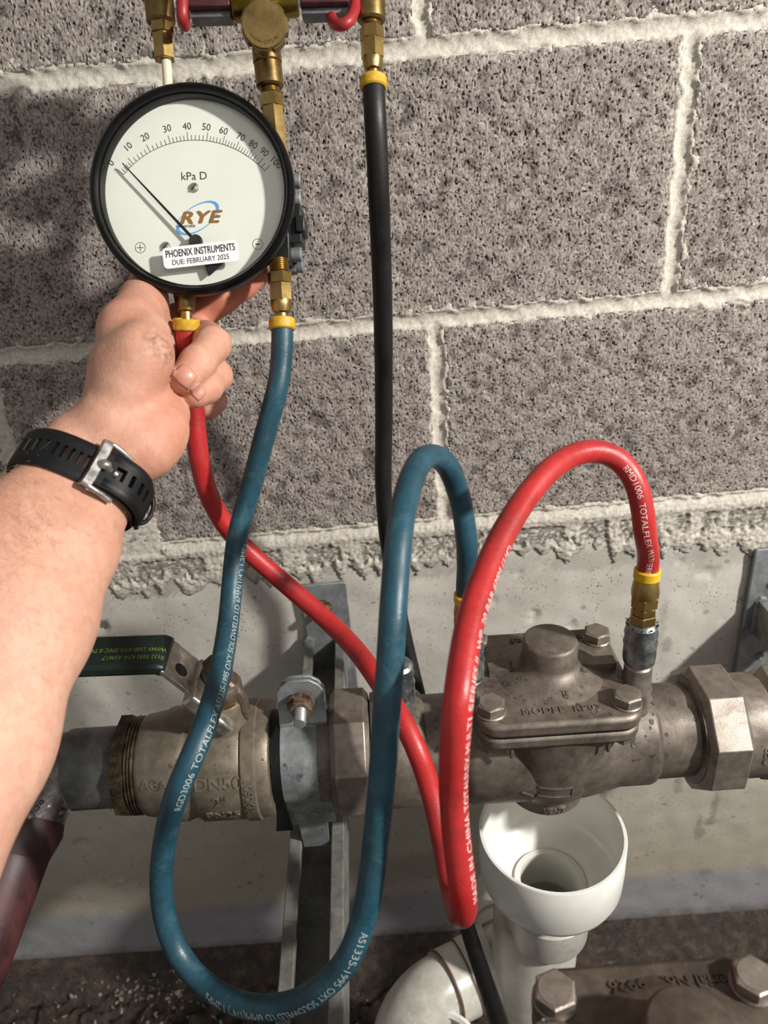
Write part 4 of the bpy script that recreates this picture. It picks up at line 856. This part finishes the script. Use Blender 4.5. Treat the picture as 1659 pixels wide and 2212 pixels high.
# fittings at the gauge end (in the gauge frame) and at the test cock
chain(BH, 'f', ((602, 570), (609, 680)), [(560, 592, 22, 'thread', None), (588, 613, 25, 'hex', None), (612, 650, 23.5, 'hexf', None), (648, 676, 23, 'tail', None), (674, 694, 13, 'neck', None)], BRASS, -.020)
def cockend(t, p0, p1, k=1.0):
    M = zframe(p0, p1-p0); L = np.linalg.norm(p1-p0); z = lambda f: f*L
    for nm, a, b, r, hx in (('hex_nut', .0, .20, .0088, 1), ('hex_nut', .21, .37, .0082, 1), ('hex_coupling', .39, .62, .0092, 1)):
        m = MB(); m.hexp(r*k, z(a), z(b), M, 6, .10, .2); obj(nm, m, BRASS, t, smooth=28)
    m = MB(); m.lathe([(.0072, z(.35)), (.0072, z(.40))], 20, M); m.lathe([(.0086, z(.60)), (.0088, z(.70)), (.0080, z(.88)), (.0070, z(.97)), (.0055, z(1.05)), (.0055, z(1.2))], 28, M); obj('hose_tail', m, BRASS, t)
cockend(BH, be, bt)
# red
re_ = TCT['r']; rt = re_+np.array((0, 0, .034))
rd_pts = hp((402, 692, 47.2), (403, 740, 46.8), (408, 800, 46), (418, 870, 45), (424, 945, 44.5), (433, 1005, 44), (452, 1072, 43), (487, 1135, 42), (530, 1185, 41.5), (575, 1226, 41), (622, 1266, 40.5), (705, 1339, 41), (765, 1399, 42.5), (815, 1467, 44.5), (858, 1537, 46), (898, 1615, 47), (928, 1700, 47), (950, 1790, 47.5), (966, 1870, 49), (978, 1930, 50), (990, 1968, 54), (1000, 1972, 58.5), (1000, 1930, 61), (993, 1870, 62), (984, 1792, 62.5), (979, 1702, 63.5), (982, 1611, 66), (989, 1521, 67.5), (1000, 1430, 65.5), (1016, 1340, 63), (1042, 1258, 60.5), (1074, 1180, 58), (1122, 1095, 55.5), (1175, 1027, 53.5), (1232, 985, 51.5), (1290, 974, 50.5), (1340, 995, 50), (1373, 1042, 50), (1388, 1100, 49.5), (1393, 1150, 49))+[rt+np.array((0, 0, .016)), rt]
RH, RP, r_ = hose('red_hose', rd_pts, REDH, 'red rubber hose gripped in the hand, arching over to the right test cock')
ferrule(RH, RP[0], RP[1]-RP[0], r_, YEL); ferrule(RH, RP[-1], RP[-3]-RP[-1], r_, YEL2); cockend(RH, re_, rt)
chain(RH, 'f', ((398, 620), (402, 680)), [(600, 642, 26, 'hexf', BRASSD), (640, 674, 22, 'tail', BRASSD), (672, 694, 13, 'neck', None)], BRASS, -.020)
DR = np.r_[0, np.cumsum(np.linalg.norm(np.diff(RP, axis=0), axis=1))]
s1 = s_at(RP, 999, 1935, DR); s2 = s_at(RP, 1085, 1160, DR); s3 = s_at(RP, 1350, 1003, DR)
rang = lambda u: float(np.interp(u, [s1, (s1+s2)/2, s2, (s2+s3)/2, s3, s3+.15], [-.85, -.85, -.75, -.5, -.35, -.55]))
hosetext(RH, RP, r_, 'MADE IN CHINA TOTALFLEX MULTI SERIES II  WP  20 BAR 6MM (1/4")', s1, .0052, rang, simple('pink_white_print', 'e8b0a8', 'd9d2cc', rough=.6, scale=300), sx=1.25)
hosetext(RH, RP, r_, 'RMD1006  TOTALFLEX  MULTI SERIES', s3, .0051, rang, simple('pale_print', 'd8b4ac', 'e2d6d0', rough=.6, scale=300))
# black
bk_pts = hp((806, 172, 48.5), (810, 250, 48.5), (815, 340, 47.5), (819, 440, 46), (825, 600, 43), (828, 720, 41), (829, 830, 39), (829, 930, 37.5), (828, 1040, 36.2), (834, 1140, 35))+[PY(846, 1230, -.085), PY(862, 1320, -.09), PY(884, 1420, -.10), PY(908, 1520, -.115), PY(935, 1650, -.13), PY(958, 1800, -.16), PY(985, 1920, -.20), PY(1010, 2005, -.235), PY(1043, 2106, -.29), PY(1077, 2207, -.35), PY(1110, 2300, -.40)]
KH, KP, r_ = hose('black_hose', bk_pts, BLKH, 'black rubber hose hanging from the manifold right side, down behind the pipes')
ferrule(KH, KP[0], KP[1]-KP[0], r_, YEL)
chain(KH, 'f', ((803, 60), (806, 165)), [(86, 126, 24, 'hexf', None), (124, 152, 22, 'tail', None), (150, 176, 13, 'neck', None)], BRASS, -.02)
# ------------------------------------------------------------------ the forearm and hand: one continuous surface
def cone(p, a, b, ra, rb):
    """distance to a tapered capsule"""
    ab = b-a; L2 = ab@ab; t = np.clip(((p-a)@ab)/L2, 0, 1); q = p-(a+t[..., None]*ab); return np.sqrt((q*q).sum(-1))-(ra+(rb-ra)*t)
def smin(a, b, k): h = np.maximum(k-np.abs(a-b), 0)/k; return np.minimum(a, b)-h*h*k*.25
def hpnt(x, y, d): return P(x, y, d)
# px, py, distance, radius (m)
ARM = [((206, 978, .420), .0170), ((174, 1042, .410), .0178), ((98, 1165, .390), .0232), ((8, 1325, .365), .0262), ((-110, 1580, .335), .0285), ((-240, 1870, .305), .0290)]
def pr(c): return [(P(*q), r) for q, r in c]
side = nrm(np.array(P(300, 1080, .40))-np.array(P(60, 960, .385)))     # across the wrist
THUMB = pr([((250, 890, .420), .0170), ((266, 800, .422), .0162), ((282, 715, .438), .0148), ((310, 652, .476), .0118), ((320, 615, .492), .0102), ((332, 588, .500), .0088)])
PALM = pr([((246, 925, .420), .0185), ((290, 860, .432), .0175), ((300, 775, .450), .0160), ((340, 738, .488), .0135), ((380, 740, .512), .0115)])
HYPO = pr([((258, 970, .420), .0180), ((322, 938, .427), .0180), ((345, 895, .442), .0145), ((368, 840, .482), .0130), ((395, 825, .510), .0110)])
HYPO2 = pr([((312, 972, .421), .0155), ((357, 925, .427), .0095)])
THEN = pr([((280, 835, .414), .0135), ((306, 770, .415), .0150), ((324, 722, .428), .0115)])
INDEX = pr([((388, 695, .512), .0122), ((430, 672, .512), .0125), ((480, 641, .508), .0104), ((524, 614, .510), .0092), ((556, 593, .512), .0080)])
MID = pr([((398, 738, .512), .0118), ((446, 730, .492), .0108), ((460, 744, .461), .0101), ((427, 785, .4420), .0097), ((400, 817, .4340), .0091)])
RING = pr([((402, 792, .512), .0112), ((452, 796, .492), .0100), ((465, 812, .466), .0096), ((445, 836, .4500), .0090), ((422, 852, .4430), .0081)])
LITT = pr([((398, 842, .522), .0100), ((442, 848, .520), .0090), ((461, 866, .516), .0082), ((450, 884, .514), .0074)])
class Vol:
    def __init__(s, lo, hi, h):
        s.lo = np.array(lo); s.h = h; s.n = np.ceil((np.array(hi)-lo)/h).astype(int)+1; s.f = np.full(s.n, .05, 'f4')
    def sub(s, pts, pad):
        a = np.min([p-r for p, r in pts], 0)-pad; b = np.max([p+r for p, r in pts], 0)+pad
        i = np.clip(np.floor((a-s.lo)/s.h).astype(int), 0, s.n-1); j = np.clip(np.ceil((b-s.lo)/s.h).astype(int)+1, 1, s.n)
        sl = tuple(slice(x, y) for x, y in zip(i, j)); g = np.stack(np.meshgrid(*[s.lo[k]+s.h*np.arange(i[k], j[k]) for k in range(3)], indexing='ij'), -1); return sl, g
    def put(s, pts, k, k2=None, lat=None):
        """chain of tapered capsules, blended inside with k2 and to the rest with k; lat: flatten by doubling sideways"""
        sl, g = s.sub(pts, max(k, .006)+(np.linalg.norm(lat) if lat is not None else 0)); c = None
        for (a, ra), (b, rb) in zip(pts[:-1], pts[1:]):
            for o in ((0,) if lat is None else (-1, 1)):
                d = cone(g, a+(lat*o if o else 0), b+(lat*o if o else 0), ra, rb); c = d if c is None else smin(c, d, k2 or k)
        s.f[sl] = np.minimum(s.f[sl], c) if k <= 0 else smin(s.f[sl], c, k)
    def mesh(s):
        f = s.f; n = s.n; ins = f < 0
        # surface nets
        c = np.zeros(tuple(n-1), int)
        for dx in (0, 1):
            for dy in (0, 1):
                for dz in (0, 1): c += ins[dx:n[0]-1+dx, dy:n[1]-1+dy, dz:n[2]-1+dz]
        act = (c > 0) & (c < 8); idx = -np.ones(c.shape, int); I = np.argwhere(act); idx[act] = np.arange(len(I)); acc = np.zeros((len(I), 3)); cnt = np.zeros(len(I))
        cor = [(0,0,0),(1,0,0),(0,1,0),(1,1,0),(0,0,1),(1,0,1),(0,1,1),(1,1,1)]
        vals = np.stack([f[tuple((I+o).T)] for o in cor], 1)
        for a in range(8):
            for b in range(a+1, 8):
                if sum(abs(x-y) for x, y in zip(cor[a], cor[b])) != 1: continue
                va, vb = vals[:, a], vals[:, b]; m = (va < 0) != (vb < 0); t = va[m]/(va[m]-vb[m]); acc[m] += np.array(cor[a])*(1-t[:, None])+np.array(cor[b])*t[:, None]; cnt[m] += 1
        V = s.lo+s.h*(I+acc/cnt[:, None]); F = []
        for ax in range(3):
            u, v = [(1, 2), (2, 0), (0, 1)][ax]; sl0 = [slice(None)]*3; sl1 = [slice(None)]*3; sl0[ax] = slice(0, -1); sl1[ax] = slice(1, None)
            e = ins[tuple(sl0)] != ins[tuple(sl1)]; E = np.argwhere(e); E = E[(E[:, u] > 0) & (E[:, v] > 0) & (E[:, u] < n[u]-1) & (E[:, v] < n[v]-1)]
            du = np.zeros(3, int); du[u] = 1; dv = np.zeros(3, int); dv[v] = 1
            q = np.stack([idx[tuple((E-du-dv).T)], idx[tuple((E-dv).T)], idx[tuple(E.T)], idx[tuple((E-du).T)]], 1); fl = ins[tuple(E.T)]
            q[~fl] = q[~fl][:, ::-1]; F.append(q)
        return V, np.concatenate(F)
allp = pr(ARM)+THUMB+PALM+HYPO+INDEX+MID+RING+LITT+HYPO2+THEN
lo = np.min([p-r for p, r in allp], 0)-.024; hi = np.max([p+r for p, r in allp], 0)+.024
lo = np.maximum(lo, P(-330, 1900, .30)-.03)
vol = Vol(lo, hi, .00135)
arm = pr(ARM)
vol.put(arm[:3], .006, .012, side*.0105); vol.put(arm[2:], .012, .02, side*.0125)
for ch, k in ((PALM, .012), (THUMB[:4], .010), (THEN, .008), (HYPO, .0065), (HYPO2, .010)): vol.put(ch, k, .010)
vol.put(THUMB[2:], .010, .008)
palm_f = vol.f.copy()
for ch in (INDEX, MID, RING, LITT): vol.put(ch[:2], .010, .006)
for ch in (INDEX, MID, RING, LITT): vol.put(ch[1:], .0016, .0045)
V, F = vol.mesh()
lab = np.arange(len(V))                                   # keep the one connected body
while True:
    q = lab[F].min(1); n_ = lab.copy(); np.minimum.at(n_, F.ravel(), np.repeat(q, 4)); n_ = n_[n_]
    if (n_ == lab).all(): break
    lab = n_
best = np.bincount(lab).argmax(); F = F[lab[F[:, 0]] == best]; use = np.unique(F); mp = -np.ones(len(V), int); mp[use] = np.arange(len(use)); V = V[use]; F = mp[F]
# light smoothing
E = np.concatenate([F[:, [0, 1]], F[:, [1, 2]], F[:, [2, 3]], F[:, [3, 0]]]); E = np.concatenate([E, E[:, ::-1]])
for it in range(4):
    S = np.zeros_like(V); np.add.at(S, E[:, 0], V[E[:, 1]]); dg = np.bincount(E[:, 0], minlength=len(V))[:, None]; V = V+(S/np.maximum(dg, 1)-V)*(.5 if it % 2 == 0 else -.42)
def m_skin():
    n = NT('skin'); c = n.ramp(n.noise(26, 5, .6), [(.3, 'b78670'), (.7, 'c99d86')])
    c = n.mix(n.math('MULTIPLY', n.ramp(n.noise(60, 5, .65, dist=.4), [(.48, 0.0), (.68, 1.0)]), .32), c, 'b4654f')
    c = n.mix(n.math('MULTIPLY', n.attr('red'), .75), c, 'b8654f'); c = n.mix(n.math('MULTIPLY', n.attr('pale'), .5), c, 'dfbba5')
    c = n.mix(n.math('MULTIPLY', n.ramp(n.noise(190, 5, .7, dist=.3), [(.42, 1.0), (.56, 0.0)]), .22), c, 'a8705a')
    sp = n.ramp(n.noise(330, 2, .5), [(.68, 0.0), (.76, 1.0)]); c = n.mix(n.math('MULTIPLY', sp, .35), c, 'a3694b')
    c = n.mix(n.math('MULTIPLY', n.attr('smudge'), n.ramp(n.noise(260, 4, .7), [(.42, 0.0), (.6, .8)])), c, '4f4038')
    n.set(color=c, rough=.55, spec=.35, sss=.12, sscale=.006, srad=(1.0, .38, .22))
    wr = n.voro(420, 'DISTANCE_TO_EDGE', n.mapping((1, .55, .8))); h = n.math('ADD', n.math('ADD', n.math('MULTIPLY', n.noise(1300, 3, .6), .4), n.math('MULTIPLY', n.noise(150, 5, .65, dist=.8), 1.3)), n.math('MULTIPLY', n.math('MINIMUM', wr, .18), .7)); n.bump(h, .34, .0008); return n.m
SKIN = m_skin()
pe_ = thing('person', P(120, 1160, .375), 'bare left forearm and hand of a person holding up the gauge and red hose', 'person')
m = MB(); m.add(V, F.tolist()); hand = obj('arm', m, SKIN, pe_, smooth=180)
def near(q, r): return np.exp(-(((V-q)**2).sum(1))/(r*r))
red = np.zeros(len(V))
for ch in (MID, RING): red += .45*near(ch[-1][0], .010)+.40*near(ch[2][0], .011)+.22*near(ch[3][0], .007)
red += .75*near(INDEX[-1][0], .020)+.75*near(INDEX[2][0], .026)+.55*near(INDEX[0][0], .03)
red += .42*near(P(395, 905, .405), .020)+.30*near(P(330, 860, .40), .018)+.35*near(P(300, 640, .43), .018)+.25*near(P(330, 1000, .40), .016)+.25*near(P(190, 900, .38), .02)
addattr(hand, 'red', np.clip(red, 0, 1))
addattr(hand, 'pale', np.clip(.9*near(P(120, 1500, .30), .07)+.6*near(P(300, 790, .385), .022)+.5*near(P(250, 900, .385), .02), 0, 1))
addattr(hand, 'smudge', np.clip(near(P(352, 735, .40), .0085)+.8*near(P(368, 765, .41), .006)+.5*near(P(345, 710, .40), .007), 0, 1))
HB_ = bvh_of(hand)
NAIL = NT('nail').set(color='bd8573', rough=.36, spec=.45, sss=.1, sscale=.003).m
def nail(px, py, dirpx, w, l):
    o = P(px, py, .30); d = ray(px, py); h = HB_.ray_cast(Vector(o), Vector(nrm(d)), .3)
    if h[0] is None: return
    c = np.array(h[0]); n0 = np.array(h[1]); t = P(px+dirpx[0], py+dirpx[1], .41)-P(px, py, .41); t = nrm(t-n0*(t@n0)); b = np.cross(n0, t)
    a = []; 
    for u in np.linspace(-1, 1, 9):
        row = []
        for v in np.linspace(-1, 1, 11):
            k = math.sqrt(max(0, 1-abs(v)**4*.55-.0)); x = v*w/2*(1-.16*max(0, -u)**3); y = u*l/2*(1-.22*abs(v)**2.5 if u < 0 else 1-.14*abs(v)**2)
            q = c+b*x+t*y+n0*.006; g = HB_.ray_cast(Vector(q), Vector(-n0), .02); z = np.array(g[0]) if g[0] is not None else q-n0*.006
            edge = max(abs(u), abs(v)); row.append(z+n0*(.00022*(1-edge**4)-.00012+(.00022 if u > .9 else 0)))
        a.append(row)
    mm = MB(); mm.grid(np.array(a), flip=True); o = obj('fingernail', mm, NAIL, pe_, smooth=180); so = o.modifiers.new('thickness', 'SOLIDIFY'); so.thickness = .0002; so.offset = -1
nail(399, 810, (-22, 26), .0115, .0108); nail(428, 844, (-22, 16), .0092, .0082)
# fine forearm hair
hm = MB(); g = random.Random(5)
ax0, ax1 = P(150, 1080, .37), P(-60, 1480, .33)
k = 0
while k < 620:
    px = g.uniform(-10, 330); py = g.uniform(820, 1700)
    if k % 3: px = g.gauss(60, 60); py = g.gauss(1090, 90)
    h = HB_.ray_cast(Vector(P(px, py, .15)), Vector(nrm(ray(px, py))), .5); k += 1
    if h[0] is None or (py < 1060 and px > 110): continue
    p = np.array(h[0]); n0 = np.array(h[1])
    t = nrm(P(px+g.gauss(-8, 10), py+g.gauss(-6, 12), .37)-P(px, py, .37)); t = nrm(t-n0*(t@n0)); L = g.uniform(.003, .0085)
    pts = [p-n0*.0002, p+t*L*.4+n0*L*.30, p+t*L*.75+n0*L*.42, p+t*L+n0*L*.40]; hm.tube(pts, [.00005, .00004, .00003, .00001], 3, cap=False)
obj('arm_hair', hm, simple('fair_hair', '9a7850', 'bd9c72', rough=.5), pe_, smooth=0, kind='stuff')

# ------------------------------------------------------------------ wristwatch strap, buckled on the inner wrist
Wc = P(174, 1042, .410); wax = nrm(P(98, 1165, .390)-P(206, 978, .420)); wx = nrm(side-wax*(side@wax)); wn = np.cross(wx, wax); wn = wn if wn@(CC-Wc) > 0 else -wn
NA = 160; PH = np.linspace(0, 2*math.pi, NA, endpoint=False)
def wrist_r(ph, off):
    d = wx*math.cos(ph)+wn*math.sin(ph); h = HB_.ray_cast(Vector(Wc+wax*off+d*.09), Vector(-d), .12); return (np.array(h[0])-(Wc+wax*off))@d if h[0] is not None else .03
RR = np.array([[wrist_r(p, o) for o in np.linspace(-.0115, .0115, 7)] for p in PH]).max(1)
for _ in range(6): RR = RR*.5+(np.roll(RR, 1)+np.roll(RR, -1))*.25
RR += .0008
arc = np.r_[0, np.cumsum(np.hypot(*(np.diff(np.c_[RR*np.cos(PH), RR*np.sin(PH)], axis=0).T)))]
def WS(ph, w, h):
    """point on the strap: angle round the wrist, across, height off the skin"""
    r = np.interp(ph % (2*math.pi), np.r_[PH, 2*math.pi], np.r_[RR, RR[0]])+h; return Wc+wax*w+(wx*math.cos(ph)+wn*math.sin(ph))*r
ww = thing('wristwatch', Wc, 'black rubber wristwatch strap with a worn steel buckle around the wrist', 'watch')
STRAP = simple('black_strap', '08090a', '0e0f10', rough=.45, scale=70, spec=.3, rough2=.55, bump=.06, bscale=700); BUCK = simple('worn_steel_buckle', '8b8986', 'b9b6b1', rough=.34, metal=.85, scale=210, rough2=.5)
def strap(name, ph0, ph1, h0, th, wd, slots, taper=None, n=150):
    phs = np.linspace(ph0, ph1, n); wn_ = 13; ws = np.linspace(-1, 1, wn_); keep = np.ones((n-1, wn_-1), bool)
    for sp, sw in slots:
        i = np.abs((phs[:-1]+phs[1:])/2-sp) < sw; keep[np.ix_(i, np.abs((ws[:-1]+ws[1:])/2) < .40)] = False
    hh = h0 if callable(h0) else (lambda p: h0); mm = MB(); lay = []
    for dh in (0, th):
        X = np.array([[WS(p, w*wd/2*(taper(p) if taper else 1), hh(p)+dh*(1 if abs(w) < .95 else .55)) for w in ws] for p in phs]); lay.append(X)
    N = n*wn_; VV = np.concatenate([lay[0].reshape(-1, 3), lay[1].reshape(-1, 3)]); ix = np.arange(N).reshape(n, wn_); FF = []
    for i in range(n-1):
        for j in range(wn_-1):
            if not keep[i, j]: continue
            a, b, c, d = ix[i, j], ix[i+1, j], ix[i+1, j+1], ix[i, j+1]; FF += [(a+N, d+N, c+N, b+N), (a, b, c, d)]
            for (p, q), ni, nj in (((a, d), i-1, j), ((c, b), i+1, j), ((b, a), i, j-1), ((d, c), i, j+1)):
                if ni < 0 or nj < 0 or ni >= n-1 or nj >= wn_-1 or not keep[ni, nj]: FF.append((q, p, p+N, q+N))
    mm.add(VV, FF); return obj(name, mm, STRAP, ww, smooth=40)
pix_ph = {}
def ph_of(px, py):
    h = HB_.ray_cast(Vector(P(px, py, .2)), Vector(nrm(ray(px, py))), .4); q = np.array(h[0]) if h[0] is not None else P(px, py, .37); v = q-Wc; return math.atan2(v@wn, v@wx)
PB = ph_of(212, 996)
WD = .0228
sl1 = [(PB+.20+.155*k, .036) for k in range(9)]
strap('strap_lower', PB-.10, PB+math.pi*1.15, .0002, .0024, WD, sl1, n=220)
sl2 = [(PB-.36, .075)]+[(PB-.38-.17*k, .034) for k in range(1, 4)]
strap('strap_upper', PB-1.55, PB-.05, lambda p: .0030+.0010*math.exp(-((p-PB+.5)/.3)**2), .0024, WD, sl2, taper=lambda p: .94-.25*float(sstep(PB-1.2, PB-1.55, p)), n=130)
strap('strap_under', PB-math.pi*.85, PB-.02, .0002, .0022, WD, [], n=140)
# buckle frame, bar and tongue
m = MB(); fr = [WS(PB-.50, .0132, .0006), WS(PB-.30, .0134, .0030), WS(PB-.08, .0136, .0052)]+[WS(PB+.02, w, .0056) for w in np.linspace(.0130, -.0130, 9)]+[WS(PB-.08, -.0136, .0052), WS(PB-.30, -.0134, .0030), WS(PB-.50, -.0132, .0006)]
m.tube(np.array(fr), .0016, 10); obj('buckle_frame', m, BUCK, ww, smooth=60)
m = MB(); V2 = []
for w in np.linspace(-1, 1, 19):
    for dp in (-.100, -.07, .05, .085): V2.append(WS(PB+.02+dp+.02*abs(w)**6, w*.0142, .0046+(.0022 if -.09 < dp < .08 else .0002)-(.0012 if abs(w) > .95 else 0)))
V2 = np.array(V2).reshape(19, 4, 3); m.grid(V2); b = obj('buckle_bar', m, BUCK, ww, smooth=50); so = b.modifiers.new('thickness', 'SOLIDIFY'); so.thickness = .0014; so.offset = 0
m = MB(); m.tube([WS(PB+.0, .0, .0066), WS(PB-.05, 0, .0080), WS(PB-.11, 0, .0078), WS(PB-.15, 0, .0058), WS(PB-.24, 0, .0036), WS(PB-.36, 0, .0034)], [.0018, .0027, .0027, .0024, .0022, .0022], 10); obj('buckle_tongue', m, BUCK, ww, smooth=60)
m = MB()
for k in range(9):
    for sgn in (-1, 1):
        m.tube([WS(PB-.19-.022*k, sgn*.0055, .0058), WS(PB-.19-.022*k, sgn*.0098, .0056)], .00035, 6)
obj('grip_ribs', m, STRAP, ww, kind='stuff')
# loose keeper loop hanging off the strap end
m = MB(); kp = [P(*q) for q in ((292, 1128, .414), (308, 1130, .416), (324, 1116, .418), (331, 1092, .421), (329, 1072, .421), (320, 1060, .418))]; m.tube(crom(kp, 8), .0012, 10); m.tube([P(292, 1118, .414), P(294, 1144, .415)], [.0022, .0012], 8); obj('keeper_loop', m, STRAP, ww, smooth=60)
